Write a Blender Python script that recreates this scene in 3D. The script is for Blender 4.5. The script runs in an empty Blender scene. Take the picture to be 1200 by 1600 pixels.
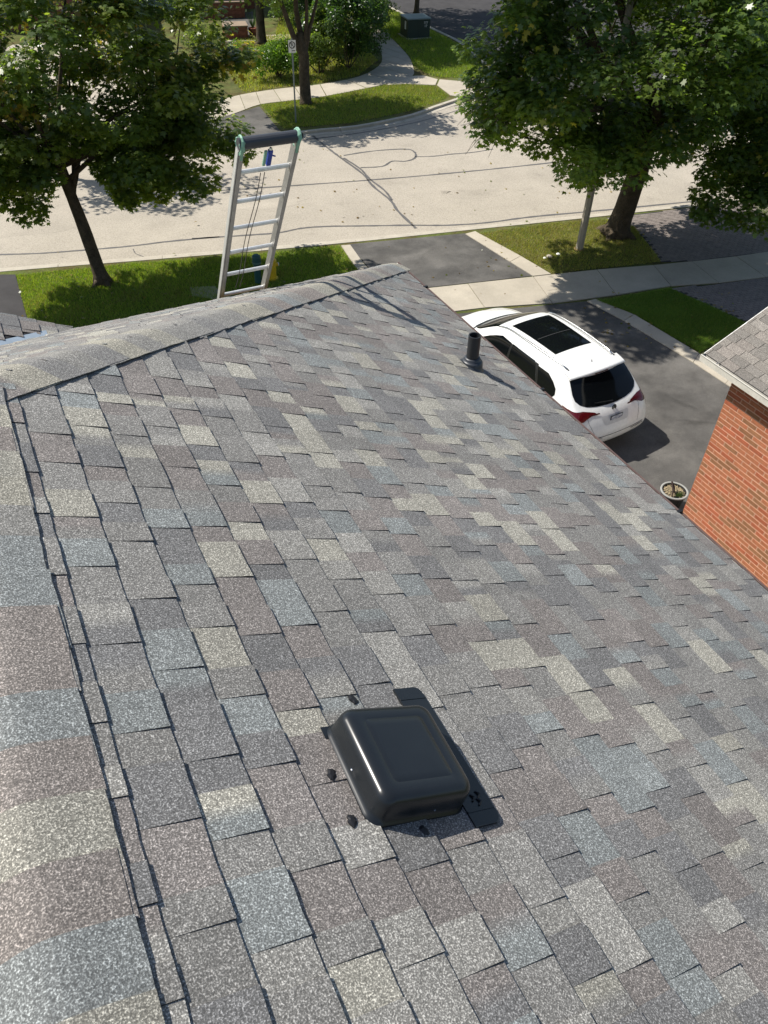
import bpy, bmesh, math, random
import numpy as np
from mathutils import Vector, Matrix
from mathutils.bvhtree import BVHTree

SC = bpy.context.scene
COL = SC.collection
random.seed(7); RNG = np.random.default_rng(7)

# ------------------------------------------------------------------ camera
CAMP = Vector((0.304, 0.0, 10.5686)); FPX = 1225.07
YAW, PITCH, ROLL = map(math.radians, (27.7057, 42.7106, 1.63536))
_f = Vector((math.sin(YAW)*math.cos(PITCH), math.cos(YAW)*math.cos(PITCH), -math.sin(PITCH)))
_r = Vector((math.cos(YAW), -math.sin(YAW), 0)); _u = _r.cross(_f)
CR = (_r*math.cos(ROLL) + _u*math.sin(ROLL)); CU = CR.cross(_f); CF = _f
cam = bpy.data.cameras.new('camera'); camo = bpy.data.objects.new('camera', cam); COL.objects.link(camo)
camo.matrix_world = Matrix.Translation(CAMP) @ Matrix((CR, CU, -CF)).transposed().to_4x4()
cam.sensor_fit = 'VERTICAL'; cam.sensor_height = 24; cam.lens = 24*FPX/1600
cam.clip_start = 0.05; cam.clip_end = 3000
SC.camera = camo

# ------------------------------------------------------------------ sky, sun, exposure
SUN_EL = math.radians(51)
SH = Vector((.68, -.733, 0)).normalized()          # horizontal travel of the sunlight
w = bpy.data.worlds.new('World'); SC.world = w; w.use_nodes = True
nt = w.node_tree; nt.nodes.clear()
sk = nt.nodes.new('ShaderNodeTexSky'); sk.sky_type = 'NISHITA'; sk.sun_disc = False
sk.sun_elevation = SUN_EL; sk.sun_rotation = math.atan2(-SH.x, -SH.y)
bg = nt.nodes.new('ShaderNodeBackground'); bg.inputs[1].default_value = 0.088
wo = nt.nodes.new('ShaderNodeOutputWorld')
nt.links.new(sk.outputs[0], bg.inputs[0]); nt.links.new(bg.outputs[0], wo.inputs[0])
sl = bpy.data.lights.new('sun', 'SUN'); sl.energy = 4.6; sl.angle = math.radians(.53); sl.color = (1, .955, .88)
so = bpy.data.objects.new('sun', sl); COL.objects.link(so)
LD = (SH*math.cos(SUN_EL) - Vector((0, 0, math.sin(SUN_EL)))).normalized()
so.rotation_euler = LD.to_track_quat('-Z', 'Y').to_euler(); so.location = (-20, 25, 40)
vs = SC.view_settings; SC.display_settings.display_device = 'sRGB'
vs.view_transform = 'Standard'; vs.look = 'None'; vs.exposure = 0.5; vs.gamma = 1; vs.use_curve_mapping = False

# ------------------------------------------------------------------ helpers
def at(px, py, z=0.0):
    "point of the level z that the photograph shows at (px, py)"
    d = CR*((px-600)/FPX) - CU*((py-800)/FPX) + CF
    return CAMP + d*((z-CAMP.z)/d.z)

def tag(o, label=None, cat=None, group=None, kind=None):
    if label: o['label'] = label
    if cat: o['category'] = cat
    if group: o['group'] = group
    if kind: o['kind'] = kind
    return o

def empty(name, loc, rz=0, **k):
    o = bpy.data.objects.new(name, None); COL.objects.link(o); o.location = loc; o.rotation_euler = (0, 0, rz)
    o.empty_display_size = .1
    return tag(o, **k)

ROOTLOC = {}
def link(name, me, mat, parent=None, kind=None, world=True, smooth=False):
    o = bpy.data.objects.new(name, me); COL.objects.link(o)
    if mat is not None and not me.materials:
        for m in (mat if isinstance(mat, (list, tuple)) else [mat]): me.materials.append(m)
    if parent is not None:
        o.parent = parent
        if world:
            p = parent; M = Matrix.Identity(4)
            while p is not None:
                if p.type == 'EMPTY': M = Matrix.LocRotScale(p.location, p.rotation_euler, None)
                p = p.parent
            if parent.type == 'EMPTY': o.matrix_parent_inverse = M.inverted()
    if smooth: me.polygons.foreach_set('use_smooth', [True]*len(me.polygons))
    if kind: o['kind'] = kind
    return o

def mesh(verts, faces, tints=None, smooth=False):
    me = bpy.data.meshes.new('m'); me.from_pydata([tuple(v) for v in verts], [], faces); 
    if tints is not None:
        a = me.color_attributes.new('tint', 'FLOAT_COLOR', 'POINT')
        a.data.foreach_set('color', np.asarray(tints, dtype=np.float32).ravel())
    if smooth: me.polygons.foreach_set('use_smooth', [True]*len(me.polygons))
    me.update(); return me

class MB:
    def __init__(s): s.v = []; s.f = []; s.t = []
    def add(s, v, f, t=None):
        n = len(s.v); s.v += [tuple(a) for a in v]; s.f += [tuple(i+n for i in q) for q in f]
        if t is not None: s.t += t
        return s
    def box(s, lo, hi, R=None, O=None):
        x0, y0, z0 = lo; x1, y1, z1 = hi
        v = [Vector(p) for p in ((x0,y0,z0),(x1,y0,z0),(x1,y1,z0),(x0,y1,z0),(x0,y0,z1),(x1,y0,z1),(x1,y1,z1),(x0,y1,z1))]
        if R is not None: v = [R @ p for p in v]
        if O is not None: v = [p + O for p in v]
        return s.add(v, [(3,2,1,0),(4,5,6,7),(0,1,5,4),(1,2,6,5),(2,3,7,6),(3,0,4,7)])
    def tube(s, pts, rad, n=8, cap=True):
        pts = [Vector(p) for p in pts]; rad = rad if isinstance(rad, (list, tuple)) else [rad]*len(pts)
        b = len(s.v); ref = None
        for i, p in enumerate(pts):
            d = (pts[min(i+1, len(pts)-1)] - pts[max(i-1, 0)]).normalized()
            if ref is None: ref = d.orthogonal().normalized()
            ref = (ref - d*ref.dot(d)).normalized(); q = d.cross(ref)
            for k in range(n):
                a = 2*math.pi*k/n; s.v.append(tuple(p + (ref*math.cos(a) + q*math.sin(a))*rad[i]))
        for i in range(len(pts)-1):
            for k in range(n):
                a = b+i*n+k; c = b+i*n+(k+1) % n; s.f.append((a, c, c+n, a+n))
        if cap:
            s.f.append(tuple(b+k for k in reversed(range(n)))); s.f.append(tuple(b+(len(pts)-1)*n+k for k in range(n)))
        return s
    def lathe(s, prof, n=24, O=Vector((0,0,0))):
        b = len(s.v)
        for r, z in prof:
            for k in range(n):
                a = 2*math.pi*k/n; s.v.append((O.x+r*math.cos(a), O.y+r*math.sin(a), O.z+z))
        for i in range(len(prof)-1):
            for k in range(n):
                a = b+i*n+k; c = b+i*n+(k+1) % n; s.f.append((a, c, c+n, a+n))
        return s
    def slab(s, poly, z0, z1):
        "poly: xy points"
        n = len(poly); b = len(s.v)
        ar = sum(poly[i][0]*poly[(i+1) % n][1]-poly[(i+1) % n][0]*poly[i][1] for i in range(n))
        if ar < 0: poly = poly[::-1]
        s.v += [(p[0], p[1], z0) for p in poly] + [(p[0], p[1], z1) for p in poly]
        s.f.append(tuple(b+n+i for i in range(n)))
        for i in range(n): j = (i+1) % n; s.f.append((b+i, b+j, b+n+j, b+n+i))
        return s
    def build(s, name, mat, parent=None, kind=None, smooth=False, world=True):
        return link(name, mesh(s.v, s.f, s.t or None), mat, parent, kind, world, smooth)

# ------------------------------------------------------------------ materials
def N(nt, t, **k):
    n = nt.nodes.new(t)
    for a, b in k.items(): setattr(n, a, b)
    return n
def ramp(nt, src, stops):
    r = N(nt, 'ShaderNodeValToRGB'); e = r.color_ramp.elements
    while len(e) < len(stops): e.new(.5)
    for i, (p, c) in enumerate(stops): e[i].position = p; e[i].color = (c[0], c[1], c[2], 1) if isinstance(c, (tuple, list)) else (c, c, c, 1)
    nt.links.new(src, r.inputs[0]); return r.outputs[0]
def mul(nt, a, b, mode='MULTIPLY', fac=1.0):
    m = N(nt, 'ShaderNodeMix', data_type='RGBA', blend_type=mode); m.inputs[0].default_value = fac
    for i, x in ((6, a), (7, b)):
        if isinstance(x, tuple): m.inputs[i].default_value = (*x, 1)
        else: nt.links.new(x, m.inputs[i])
    return m.outputs[2]
def noise(nt, scale, detail=3, rough=.6, vec=None, out=0):
    n = N(nt, 'ShaderNodeTexNoise'); n.inputs['Scale'].default_value = scale; n.inputs['Detail'].default_value = detail; n.inputs['Roughness'].default_value = rough
    if vec is not None: nt.links.new(vec, n.inputs['Vector'])
    return n.outputs[out]
def base(name, rough=.8, spec=.3):
    m = bpy.data.materials.new(name); m.use_nodes = True; nt = m.node_tree
    p = nt.nodes['Principled BSDF']; p.inputs['Roughness'].default_value = rough; p.inputs['Specular IOR Level'].default_value = spec
    return m, nt, p
def coords(nt, space='Object'):
    return N(nt, 'ShaderNodeTexCoord').outputs[space]
def bump(nt, p, h, strength, dist=.01):
    b = N(nt, 'ShaderNodeBump'); b.inputs['Strength'].default_value = strength; b.inputs['Distance'].default_value = dist
    nt.links.new(h, b.inputs['Height']); nt.links.new(b.outputs[0], p.inputs['Normal'])
def mottled(name, c, amt=.25, s1=2, s2=60, rough=.85, spec=.2, bmp=.2, bd=.005, metal=0, c2=None, rnd=0):
    m, nt, p = base(name, rough, spec); co = coords(nt); p.inputs['Metallic'].default_value = metal
    a = ramp(nt, noise(nt, s1, 5, .65, co), [(.3, 1-amt), (.7, 1+amt)])
    b = ramp(nt, noise(nt, s2, 3, .7, co), [(.3, 1-amt*.8), (.7, 1+amt*.8)])
    if c2: 
        src = ramp(nt, noise(nt, s1*.7, 5, .7, co), [(.42, c), (.6, c2)])
    else: src = c
    o = mul(nt, mul(nt, src, a), b)
    if rnd:
        oi = N(nt, 'ShaderNodeObjectInfo'); o = mul(nt, o, ramp(nt, oi.outputs['Random'], [(0, 1-rnd), (1, 1+rnd)]))
    nt.links.new(o, p.inputs['Base Color'])
    if bmp: bump(nt, p, noise(nt, s2*1.5, 3, .7, co), bmp, bd)
    return m
def plain(name, c, rough=.5, spec=.5, metal=0, coat=0):
    m, nt, p = base(name, rough, spec); p.inputs['Metallic'].default_value = metal
    o = mul(nt, c, ramp(nt, noise(nt, 14, 4, .6, coords(nt)), [(.3, .93), (.7, 1.05)])); nt.links.new(o, p.inputs['Base Color'])
    p.inputs['Coat Weight'].default_value = coat
    return m
def granules(name, scale=245, gain=1.0):
    m, nt, p = base(name, .82, .35); co = coords(nt)
    at_ = N(nt, 'ShaderNodeAttribute', attribute_name='tint')
    g = ramp(nt, noise(nt, scale, 2, .55, co), [(.36, .56), (.5, .84), (.58, 1.28), (.67, 2.5)])
    g2 = ramp(nt, noise(nt, scale*.42, 2, .6, co), [(.35, .80), (.66, 1.22)])
    lg = ramp(nt, noise(nt, 1.6, 4, .6, co), [(.3, .88*gain), (.7, 1.1*gain)])
    o = mul(nt, mul(nt, mul(nt, at_.outputs['Color'], g), g2), lg)
    nt.links.new(o, p.inputs['Base Color'])
    bump(nt, p, noise(nt, scale, 2, .6, co), .55, .003)
    return m
def leafmat(name, gloss=.30, trans=.5):
    m, nt, p = base(name, gloss, .45)
    a = N(nt, 'ShaderNodeAttribute', attribute_name='tint')
    nt.links.new(a.outputs['Color'], p.inputs['Base Color'])
    t = N(nt, 'ShaderNodeBsdfTranslucent'); nt.links.new(mul(nt, a.outputs['Color'], (2.7, 2.9, 1.0)), t.inputs[0])
    mx = N(nt, 'ShaderNodeMixShader'); mx.inputs[0].default_value = trans
    nt.links.new(p.outputs[0], mx.inputs[1]); nt.links.new(t.outputs[0], mx.inputs[2])
    nt.links.new(mx.outputs[0], nt.nodes['Material Output'].inputs[0])
    return m

M_SH = granules('shingle_granules')
M_SH2 = granules('neighbour_shingle_granules', 150)
M_LEAF = leafmat('maple_leaf'); M_BLADE = leafmat('grass_blade', .6, .3)
M_TAR = plain('black_sealant', (.012, .012, .013), .45, .5)
M_FELT = mottled('roof_deck_felt', (.03, .03, .032), rough=.95)
M_ROAD = mottled('street_asphalt', (.385, .345, .285), .10, .35, 38, .95, .1, .35, .006)
def roadfix():
    nt = M_ROAD.node_tree; p = nt.nodes['Principled BSDF']; co = coords(nt)
    src = p.inputs['Base Color'].links[0].from_socket
    g = ramp(nt, noise(nt, 22, 2, .8, co), [(.30, .74), (.5, 1), (.72, 1.16)])
    st = ramp(nt, noise(nt, .9, 5, .72, co), [(.28, .84), (.42, 1.0), (.8, 1.05)])
    nt.links.new(mul(nt, mul(nt, src, g), st), p.inputs['Base Color'])
roadfix()
M_DRIVE = mottled('driveway_asphalt', (.088, .084, .078), .30, .9, 45, .9, .2, .4, .006, c2=(.125, .118, .108))
M_DRIVE2 = mottled('old_sealed_asphalt', (.055, .052, .052), .2, 1.2, 45, .9, .2, .4, .006)
M_CONC = mottled('sidewalk_concrete', (.43, .385, .31), .12, 1.1, 40, .9, .15, .25, .004, rnd=.07)
M_KERB = mottled('kerb_concrete', (.44, .40, .33), .15, 2.5, 40, .9, .15, .3, .004)
M_SEAL = mottled('sealant_and_line', (.115, .11, .105), .2, 3, 30, .6, .3, .1)
M_SOIL = mottled('soil_under_grass', (.10, .12, .035), .35, 1.6, 25, .95, .1, .5, .02, c2=(.10, .085, .035))
M_DRY = mottled('dry_lawn_soil', (.14, .12, .05), .3, 1.3, 25, .95, .1, .5, .02, c2=(.075, .09, .03))
M_PAVE = mottled('paver_stone', (.22, .190, .172), .2, 4, 50, .9, .15, .3, .004)
M_BARK = mottled('grey_brown_bark', (.095, .075, .052), .35, 5, 28, .95, .1, 1.0, .03)
M_TWIG = mottled('dead_twig', (.22, .18, .15), .2)
M_BRICK = mottled('orange_brick', (.46, .165, .085), .14, 9, 70, .9, .15, .4, .003, c2=(.36, .145, .075), rnd=.10)
M_BRICK2 = mottled('brown_brick', (.30, .145, .075), .14, 9, 70, .9, .15, .4, .003, rnd=.12)
M_BRICK3 = mottled('red_brick', (.40, .125, .065), .14, 9, 70, .9, .15, .4, .003, rnd=.12)
M_MORT = mottled('pink_mortar', (.66, .43, .31), .12, 5, 60, .95, .1, .3)
M_BRICKD = mottled('dark_red_brick', (.22, .09, .06), .2, 6, 50)
M_WHITE = plain('white_painted_metal', (.78, .77, .72), .4)
M_CREAM = mottled('weathered_drip_edge', (.62, .57, .48), .22, 9, 40, .5, .4, .05)
M_BROWN = mottled('brown_gutter_metal', (.10, .065, .055), .2, 9, 40, .5, .4, .05)
M_ALU = mottled('scuffed_aluminium', (.36, .35, .33), .16, 12, 90, .45, .5, .15, .001, metal=.6)
M_ALU2 = mottled('dull_aluminium_rung', (.74, .74, .71), .10, 12, 90, .42, .5, .15, .001, metal=.55)
M_VENT = plain('black_vent_enamel', (.013, .0155, .018), .27, .42)
M_PIPE = plain('black_abs_pipe', (.022, .024, .027), .5, .45)
M_BOOT = plain('slate_rubber_boot', (.035, .040, .048), .42, .5)
M_PAINT = plain('white_car_paint', (.80, .80, .77), .32, .5, coat=.8)
M_GLASS = plain('dark_tinted_glass', (.004, .005, .006), .06, .28)
M_BLACK = plain('black_plastic', (.012, .012, .012), .4)
M_CHROME = plain('satin_chrome', (.7, .7, .7), .2, .5, metal=1)
M_RED = plain('red_lamp_lens', (.085, .004, .006), .15, .6)
M_REDD = plain('dark_lamp_trim', (.045, .008, .009), .2, .6)
M_TYRE = plain('tyre_rubber', (.02, .02, .02), .8)
M_YEL = plain('yellow_hydrant_paint', (.75, .50, .02), .5)
M_TEAL = plain('dark_teal_plastic', (.02, .085, .08), .5)
M_BOXG = plain('dark_green_cabinet_paint', (.012, .03, .022), .5)
M_BOXT = plain('pale_cabinet_lid', (.20, .25, .25), .45)  # lid given a paler colour than the cabinet body
M_POLE = mottled('grey_weathered_pole', (.36, .32, .25), .14, 6, 40)
M_GALV = plain('galvanised_post', (.20, .24, .24), .5, metal=.4)
M_WOOD = mottled('brown_fence_wood', (.17, .09, .05), .25, 5, 30)
M_SIDE = mottled('pale_blue_siding', (.42, .48, .56), .05, 2, 20)
M_GREEN = plain('green_tape', (.20, .38, .27), .6)
M_BLUE = plain('blue_strap', (.02, .05, .30), .6)
M_ROPE = plain('dark_rope', (.07, .06, .055), .9)
M_FOAM = plain('dark_grey_pipe_sleeve', (.045, .048, .055), .45)
M_VALLEY = plain('blue_grey_valley_metal', (.30, .36, .42), .4)

# ------------------------------------------------------------------ setting: ground, road, walks
def world_poly(px, z=0): return [(at(a, b, z).x, at(a, b, z).y) for a, b in px]
def struct(name, mb, mat): o = mb.build(name, mat); o['kind'] = 'structure'; return o
ZG, ZR_ = -.14, -.10
mb = MB(); mb.slab([(-600, -600), (600, -600), (600, 900), (-600, 900)], -1, ZG); struct('ground', mb, M_SOIL)

def lerp_line(pts, n):
    "resample polyline smoothly (Catmull)"
    P = [Vector(p) for p in pts]; out = []
    for i in range(len(P)-1):
        a, b, c, d = P[max(i-1, 0)], P[i], P[i+1], P[min(i+2, len(P)-1)]
        for k in range(n):
            t = k/n
            out.append(.5*((2*b)+(c-a)*t+(2*a-5*b+4*c-d)*t*t+(3*b-a-3*c+d)*t**3))
    out.append(P[-1]); return out
def kpts(px, z=0): return [Vector((*[at(a, b, z).x, at(a, b, z).y], 0)) for a, b in px]

near_px = [(0, 424), (200, 408), (410, 391), (540, 379), (750, 357), (880, 344), (1000, 331), (1110, 319), (1200, 308)]
NK = kpts(near_px)
NK = [NK[0] + Vector((-60, 13, 0)), NK[0] + Vector((-12, 2.6, 0))] + NK + [NK[-1] + Vector((14, -3.2, 0)), NK[-1] + Vector((70, -18, 0))]
far_px = [(290, 236), (360, 226), (437, 210), (493, 202), (550, 197), (600, 188), (647, 177), (673, 167), (700, 158), (717, 152), (740, 142), (752, 128)]
FK = kpts(far_px)
BR = kpts([(756, 104), (720, 68), (670, 43), (640, 27), (600, 8), (560, -12)])
FK = [FK[0] + Vector((-60, 16, 0)), FK[0] + Vector((-12, 3.0, 0))] + FK
FKall = lerp_line(FK + BR + [BR[-1] + (BR[-1]-BR[-2])*6], 6); NKs = lerp_line(NK, 6)
# street sheet
mb = MB(); mb.slab([(p.x, p.y) for p in [Vector((-80, 15, 0)), Vector((120, -25, 0)), Vector((160, 60, 0)), Vector((150, 160, 0)), Vector((-80, 160, 0))]], ZG+.001, ZR_)
STREET = struct('street', mb, M_ROAD)
# yards (raised slabs of earth beside the road)
mb = MB(); mb.slab([(p.x, p.y) for p in NKs] + [(200, -60), (200, -200), (-200, -200), (-200, 40)], ZG, -.012); struct('front_yard_ground', mb, M_SOIL)
mb = MB(); mb.slab([(p.x, p.y) for p in FKall] + [(40, 300), (-200, 300), (-200, 60)], ZG, -.012); struct('far_yard_ground', mb, M_SOIL)

def ribbon(pts, w0, w1, z0, z1, mb=None):
    "closed strip between lateral offsets w0..w1"
    mb = mb or MB(); n = len(pts); V = []
    for i, p in enumerate(pts):
        d = (pts[min(i+1, n-1)] - pts[max(i-1, 0)]).normalized(); q = Vector((-d.y, d.x, 0))
        for ww, zz in ((w0, z0), (w0, z1), (w1, z1), (w1, z0)): V.append((p.x+q.x*ww, p.y+q.y*ww, zz))
    F = []
    for i in range(n-1):
        a = i*4
        for k in range(4): F.append((a+k, a+(k+1) % 4, a+4+(k+1) % 4, a+4+k))
    F += [(3, 2, 1, 0), ((n-1)*4, (n-1)*4+1, (n-1)*4+2, (n-1)*4+3)]
    return mb.add(V, F)
def kerb(name, pts, a, b, c, zt):
    "cast kerb sections about 3 m long with open joints"
    root = empty(name, pts[len(pts)//2]); root['kind'] = 'structure'
    cum = [0]
    for p, q in zip(pts, pts[1:]): cum.append(cum[-1]+(q-p).length)
    def P(d):
        for i in range(len(pts)-1):
            if cum[i+1] >= d: return pts[i].lerp(pts[i+1], (d-cum[i])/(cum[i+1]-cum[i]))
        return pts[-1]
    d = 0
    while d < cum[-1]-.3:
        L = min(3.0, cum[-1]-d) if 40 < d < cum[-1]-20 or len(pts) < 5 else min(9.0, cum[-1]-d)
        seg = [P(d+.008+(L-.016)*k/4) for k in range(5)]; j = random.uniform(-.004, .004)
        m_ = ribbon(seg, a, b, -.3, zt+j); ribbon(seg, min(b, c) if c > 0 else c, c if c > 0 else a, -.3, ZR_+.012+j, m_); m_.build('kerb_section', M_KERB, root); d += L
    return root
kerb('near_kerb', NKs, -.02, .16, .42, .004)
kerb('far_kerb', FKall, -.16, .02, -.42, .006)

def dark_line(px, wd=.055, z=ZR_):
    P = lerp_line([Vector((at(a, b, z).x, at(a, b, z).y, 0)) for a, b in px], 6)
    mb = MB(); V = []; F = []
    for i, p in enumerate(P):
        d = (P[min(i+1, len(P)-1)] - P[max(i-1, 0)]).normalized(); q = Vector((-d.y, d.x, 0))*wd*random.uniform(.75, 1.2)*.5
        q2 = q + Vector((random.uniform(-.008, .008), random.uniform(-.01, .01), 0))
        V += [(p.x+q2.x, p.y+q2.y, z+.005), (p.x-q.x, p.y-q.y, z+.005)]
    F = [(2*i, 2*i+1, 2*i+3, 2*i+2) for i in range(len(P)-1)]
    mb.add(V, F); return mb.build('seal_and_line', M_SEAL, STREET)
dark_line([(486, 210), (513, 232), (537, 250), (567, 272), (583, 291), (610, 313), (622, 330), (650, 357)], .10)
dark_line([(537, 247), (563, 264), (578, 280), (600, 297), (613, 313)], .09)
dark_line([(537, 243), (583, 236), (633, 233), (648, 238), (648, 247), (633, 252), (613, 252), (597, 260), (563, 262)], .09)
dark_line([(648, 245), (680, 244), (705, 241), (740, 238), (770, 233)], .08)
dark_line([(337, 298), (417, 293), (583, 281), (700, 271), (800, 261), (900, 250)], .09)  # long straight dark line along the street
dark_line([(120, 313), (200, 307), (337, 298)], .06)  # thinner straight dark line continuing it to the left
dark_line([(300, 373), (380, 368), (433, 364), (470, 357), (507, 354), (570, 353), (643, 352), (700, 352), (760, 348), (830, 339), (905, 332), (990, 324), (1100, 313)], .10)
dark_line([(-40, 401), (0, 398), (60, 396), (117, 392), (200, 385), (267, 377), (343, 370)], .09)  # nearly straight dark line at the left
dark_line([(300, 238), (380, 230), (463, 220), (567, 207), (667, 187), (767, 155)], .08)
dark_line([(720, 196), (745, 190), (752, 187)], .05)
dark_line([(208, 389), (212, 396), (224, 401)], .03)

def flat(name, px, z, mat, th=.03, kind='structure'):
    mb = MB(); mb.slab(world_poly(px), z-th, z); o = mb.build(name, mat); o['kind'] = kind; return o
# driveway of the neighbour with the parked car
YA = at(560, 384).y
mb = MB(); mb.slab([(at(547, 384).x, at(547, 384).y+.12), (at(729, 366).x, at(729, 366).y+.08), (at(833, 431).x, at(833, 431).y), (at(670, 449).x, at(670, 449).y), (9.9, 18.3)], -.05, .002)
struct('driveway_apron', mb, M_DRIVE)
a0, a1 = at(925, 470), at(1133, 600)
mb = MB(); mb.slab([(9.2, 16.9), (a0.x, a0.y), (at(1083, 567).x, at(1083, 567).y), (a1.x, a1.y), (15.5, 7.2), (15.5, 6.5), (5.0, 6.5), (5.0, 9), (8.6, 12)], -.05, .002)
struct('driveway', mb, M_DRIVE)
flat('left_driveway', [(-260, 470), (0, 429), (24, 429), (43, 500), (60, 620), (-400, 700)], .002, M_DRIVE2)
def stainmat(src, name):
    m = src.copy(); m.name = name; nt = m.node_tree; p = nt.nodes['Principled BSDF']; a = N(nt, 'ShaderNodeAttribute', attribute_name='tint')
    nt.links.new(mul(nt, p.inputs['Base Color'].links[0].from_socket, a.outputs['Color']), p.inputs['Base Color']); return m
M_DST, M_RST, M_GST = stainmat(M_DRIVE, 'stained_driveway'), stainmat(M_ROAD, 'stained_street'), stainmat(M_DRIVE2, 'stained_old_asphalt')
def stain(name, px, rx, ry, rot, dark, z, mat, rings=5, n=22):
    c = at(*px, z); V = [(c.x, c.y, z)]; T = [(dark, dark, dark, 1)]
    for q in range(1, rings+1):
        f = q/rings; g = dark+(1-dark)*f**1.6
        for k in range(n):
            a = 2*math.pi*k/n; w_ = 1+.18*math.sin(3*a+rx*40)+.1*math.sin(5*a+ry*70); x, y = rx*f*w_*math.cos(a), ry*f*w_*math.sin(a)
            V.append((c.x+x*math.cos(rot)-y*math.sin(rot), c.y+x*math.sin(rot)+y*math.cos(rot), z)); T.append((g, g, g, 1))
    F = [(0, 1+k, 1+(k+1) % n) for k in range(n)] + [(1+q*n+k, 1+(q+1)*n+k, 1+(q+1)*n+(k+1) % n, 1+q*n+(k+1) % n) for q in range(rings-1) for k in range(n)]
    o = link(name, mesh(V, F, T), mat); o['kind'] = 'structure'; return o
for px, rx, ry, rot, dk in (((1122, 713), .20, .11, -.6, .45), ((1040, 690), .5, .3, .3, .8), ((1010, 590), .35, .25, 0, .82), ((1065, 630), .12, .4, .4, .7), ((640, 400), .8, .3, .2, 1.25), ((700, 425), .6, .35, .5, .8), ((1090, 660), .5, .12, -.5, .6), ((960, 520), .5, .3, .2, 1.2)):
    stain('driveway_stain', px, rx, ry, rot, dk, .0045, M_DST)
for px, rx, ry, rot, dk in (((695, 300), .22, .15, .2, .7), ((250, 350), .6, .3, .1, .9), ((420, 320), 1.4, .35, -.1, 1.08), ((760, 300), 1.6, .4, -.15, .93), ((620, 205), .9, .3, -.1, .9), ((560, 340), .07, .05, 0, .45), ((568, 338), .06, .04, 0, .45), ((537, 340), .06, .04, 0, .4), ((60, 360), 1.2, .3, -.1, .93), ((905, 290), .8, .3, -.2, .9)):
    stain('street_stain', px, rx, ry, rot, dk, ZR_+.003, M_RST)
# concrete strips beside the driveway (cast pieces)
def strip(px_in, px_out, parentless=True):
    root = empty('concrete_edging', (at(*px_in[0]).x, at(*px_in[0]).y, 0)); root['kind'] = 'structure'
    I = [at(*p) for p in px_in]; O = [at(*p) for p in px_out]
    def samp(L, t):
        t *= len(L)-1; i = min(int(t), len(L)-2); return L[i].lerp(L[i+1], t-i)
    n = max(1, round((I[-1]-I[0]).length/1.5))
    for k in range(n):
        q = [samp(I, (k+.004)/n), samp(O, (k+.004)/n), samp(O, (k+.996)/n), samp(I, (k+.996)/n)]
        MB().slab([(p.x, p.y) for p in q], -.05, .018+random.uniform(0, .006)).build('edging_slab', M_CONC, root)
    return root
strip([(727, 366), (775, 396), (820, 424), (833, 432)], [(742, 362), (790, 388), (838, 414), (861, 429)])
strip([(917, 471), (975, 502), (1083, 567), (1133, 600), (1190, 637)], [(930, 468), (990, 492), (1092, 553), (1144, 588), (1200, 625)])
strip([(533, 384), (553, 414), (575, 440)], [(547, 383), (568, 412), (592, 440)])
# sidewalk slabs
SW = empty('sidewalk', (12, 17.5, 0)); SW['kind'] = 'structure'
top = [(560, 464), (640, 454), (731, 444), (833, 433), (933, 422), (1021, 415), (1081, 409), (1150, 401), (1215, 392), (1290, 383)]
bot = [(590, 505), (664, 492), (757, 481), (863, 474), (963, 461), (1048, 447), (1123, 442), (1196, 433), (1262, 424), (1340, 415)]
for i in range(len(top)-1):
    T0, T1, B0, B1 = at(*top[i]), at(*top[i+1]), at(*bot[i]), at(*bot[i+1])
    e = .012/(T1-T0).length
    MB().slab([(p.x, p.y) for p in (T0.lerp(T1, e), T1.lerp(T0, e), B1.lerp(B0, e), B0.lerp(B1, e))], -.05, .012+random.uniform(0, .008)).build('sidewalk_slab', M_CONC, SW)
MB().slab(world_poly([(297, 449), (336, 447), (352, 470), (300, 462)]), -.05, .01).build('sidewalk_slab', M_CONC, SW)

def in_poly(P, poly):
    x, y = P[:, 0], P[:, 1]; ins = np.zeros(len(P), bool); n = len(poly)
    for i in range(n):
        x0, y0 = poly[i]; x1, y1 = poly[(i+1) % n]
        c = ((y0 > y) != (y1 > y)) & (x < (x1-x0)*(y-y0)/(y1-y0+1e-12)+x0); ins ^= c
    return ins
def np_mesh(V, F, T):
    "V (n,3), F (m,k) equal-size faces, T per-vertex colour"
    me = bpy.data.meshes.new('m'); n, k = F.shape
    me.vertices.add(len(V)); me.vertices.foreach_set('co', V.astype(np.float32).ravel())
    me.loops.add(n*k); me.loops.foreach_set('vertex_index', F.astype(np.int32).ravel())
    me.polygons.add(n); me.polygons.foreach_set('loop_start', np.arange(0, n*k, k, dtype=np.int32)); me.polygons.foreach_set('loop_total', np.full(n, k, dtype=np.int32))
    a = me.color_attributes.new('tint', 'FLOAT_COLOR', 'POINT'); C = np.ones((len(V), 4), np.float32); C[:, :3] = T; a.data.foreach_set('color', C.ravel())
    me.update(calc_edges=True); return me
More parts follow.
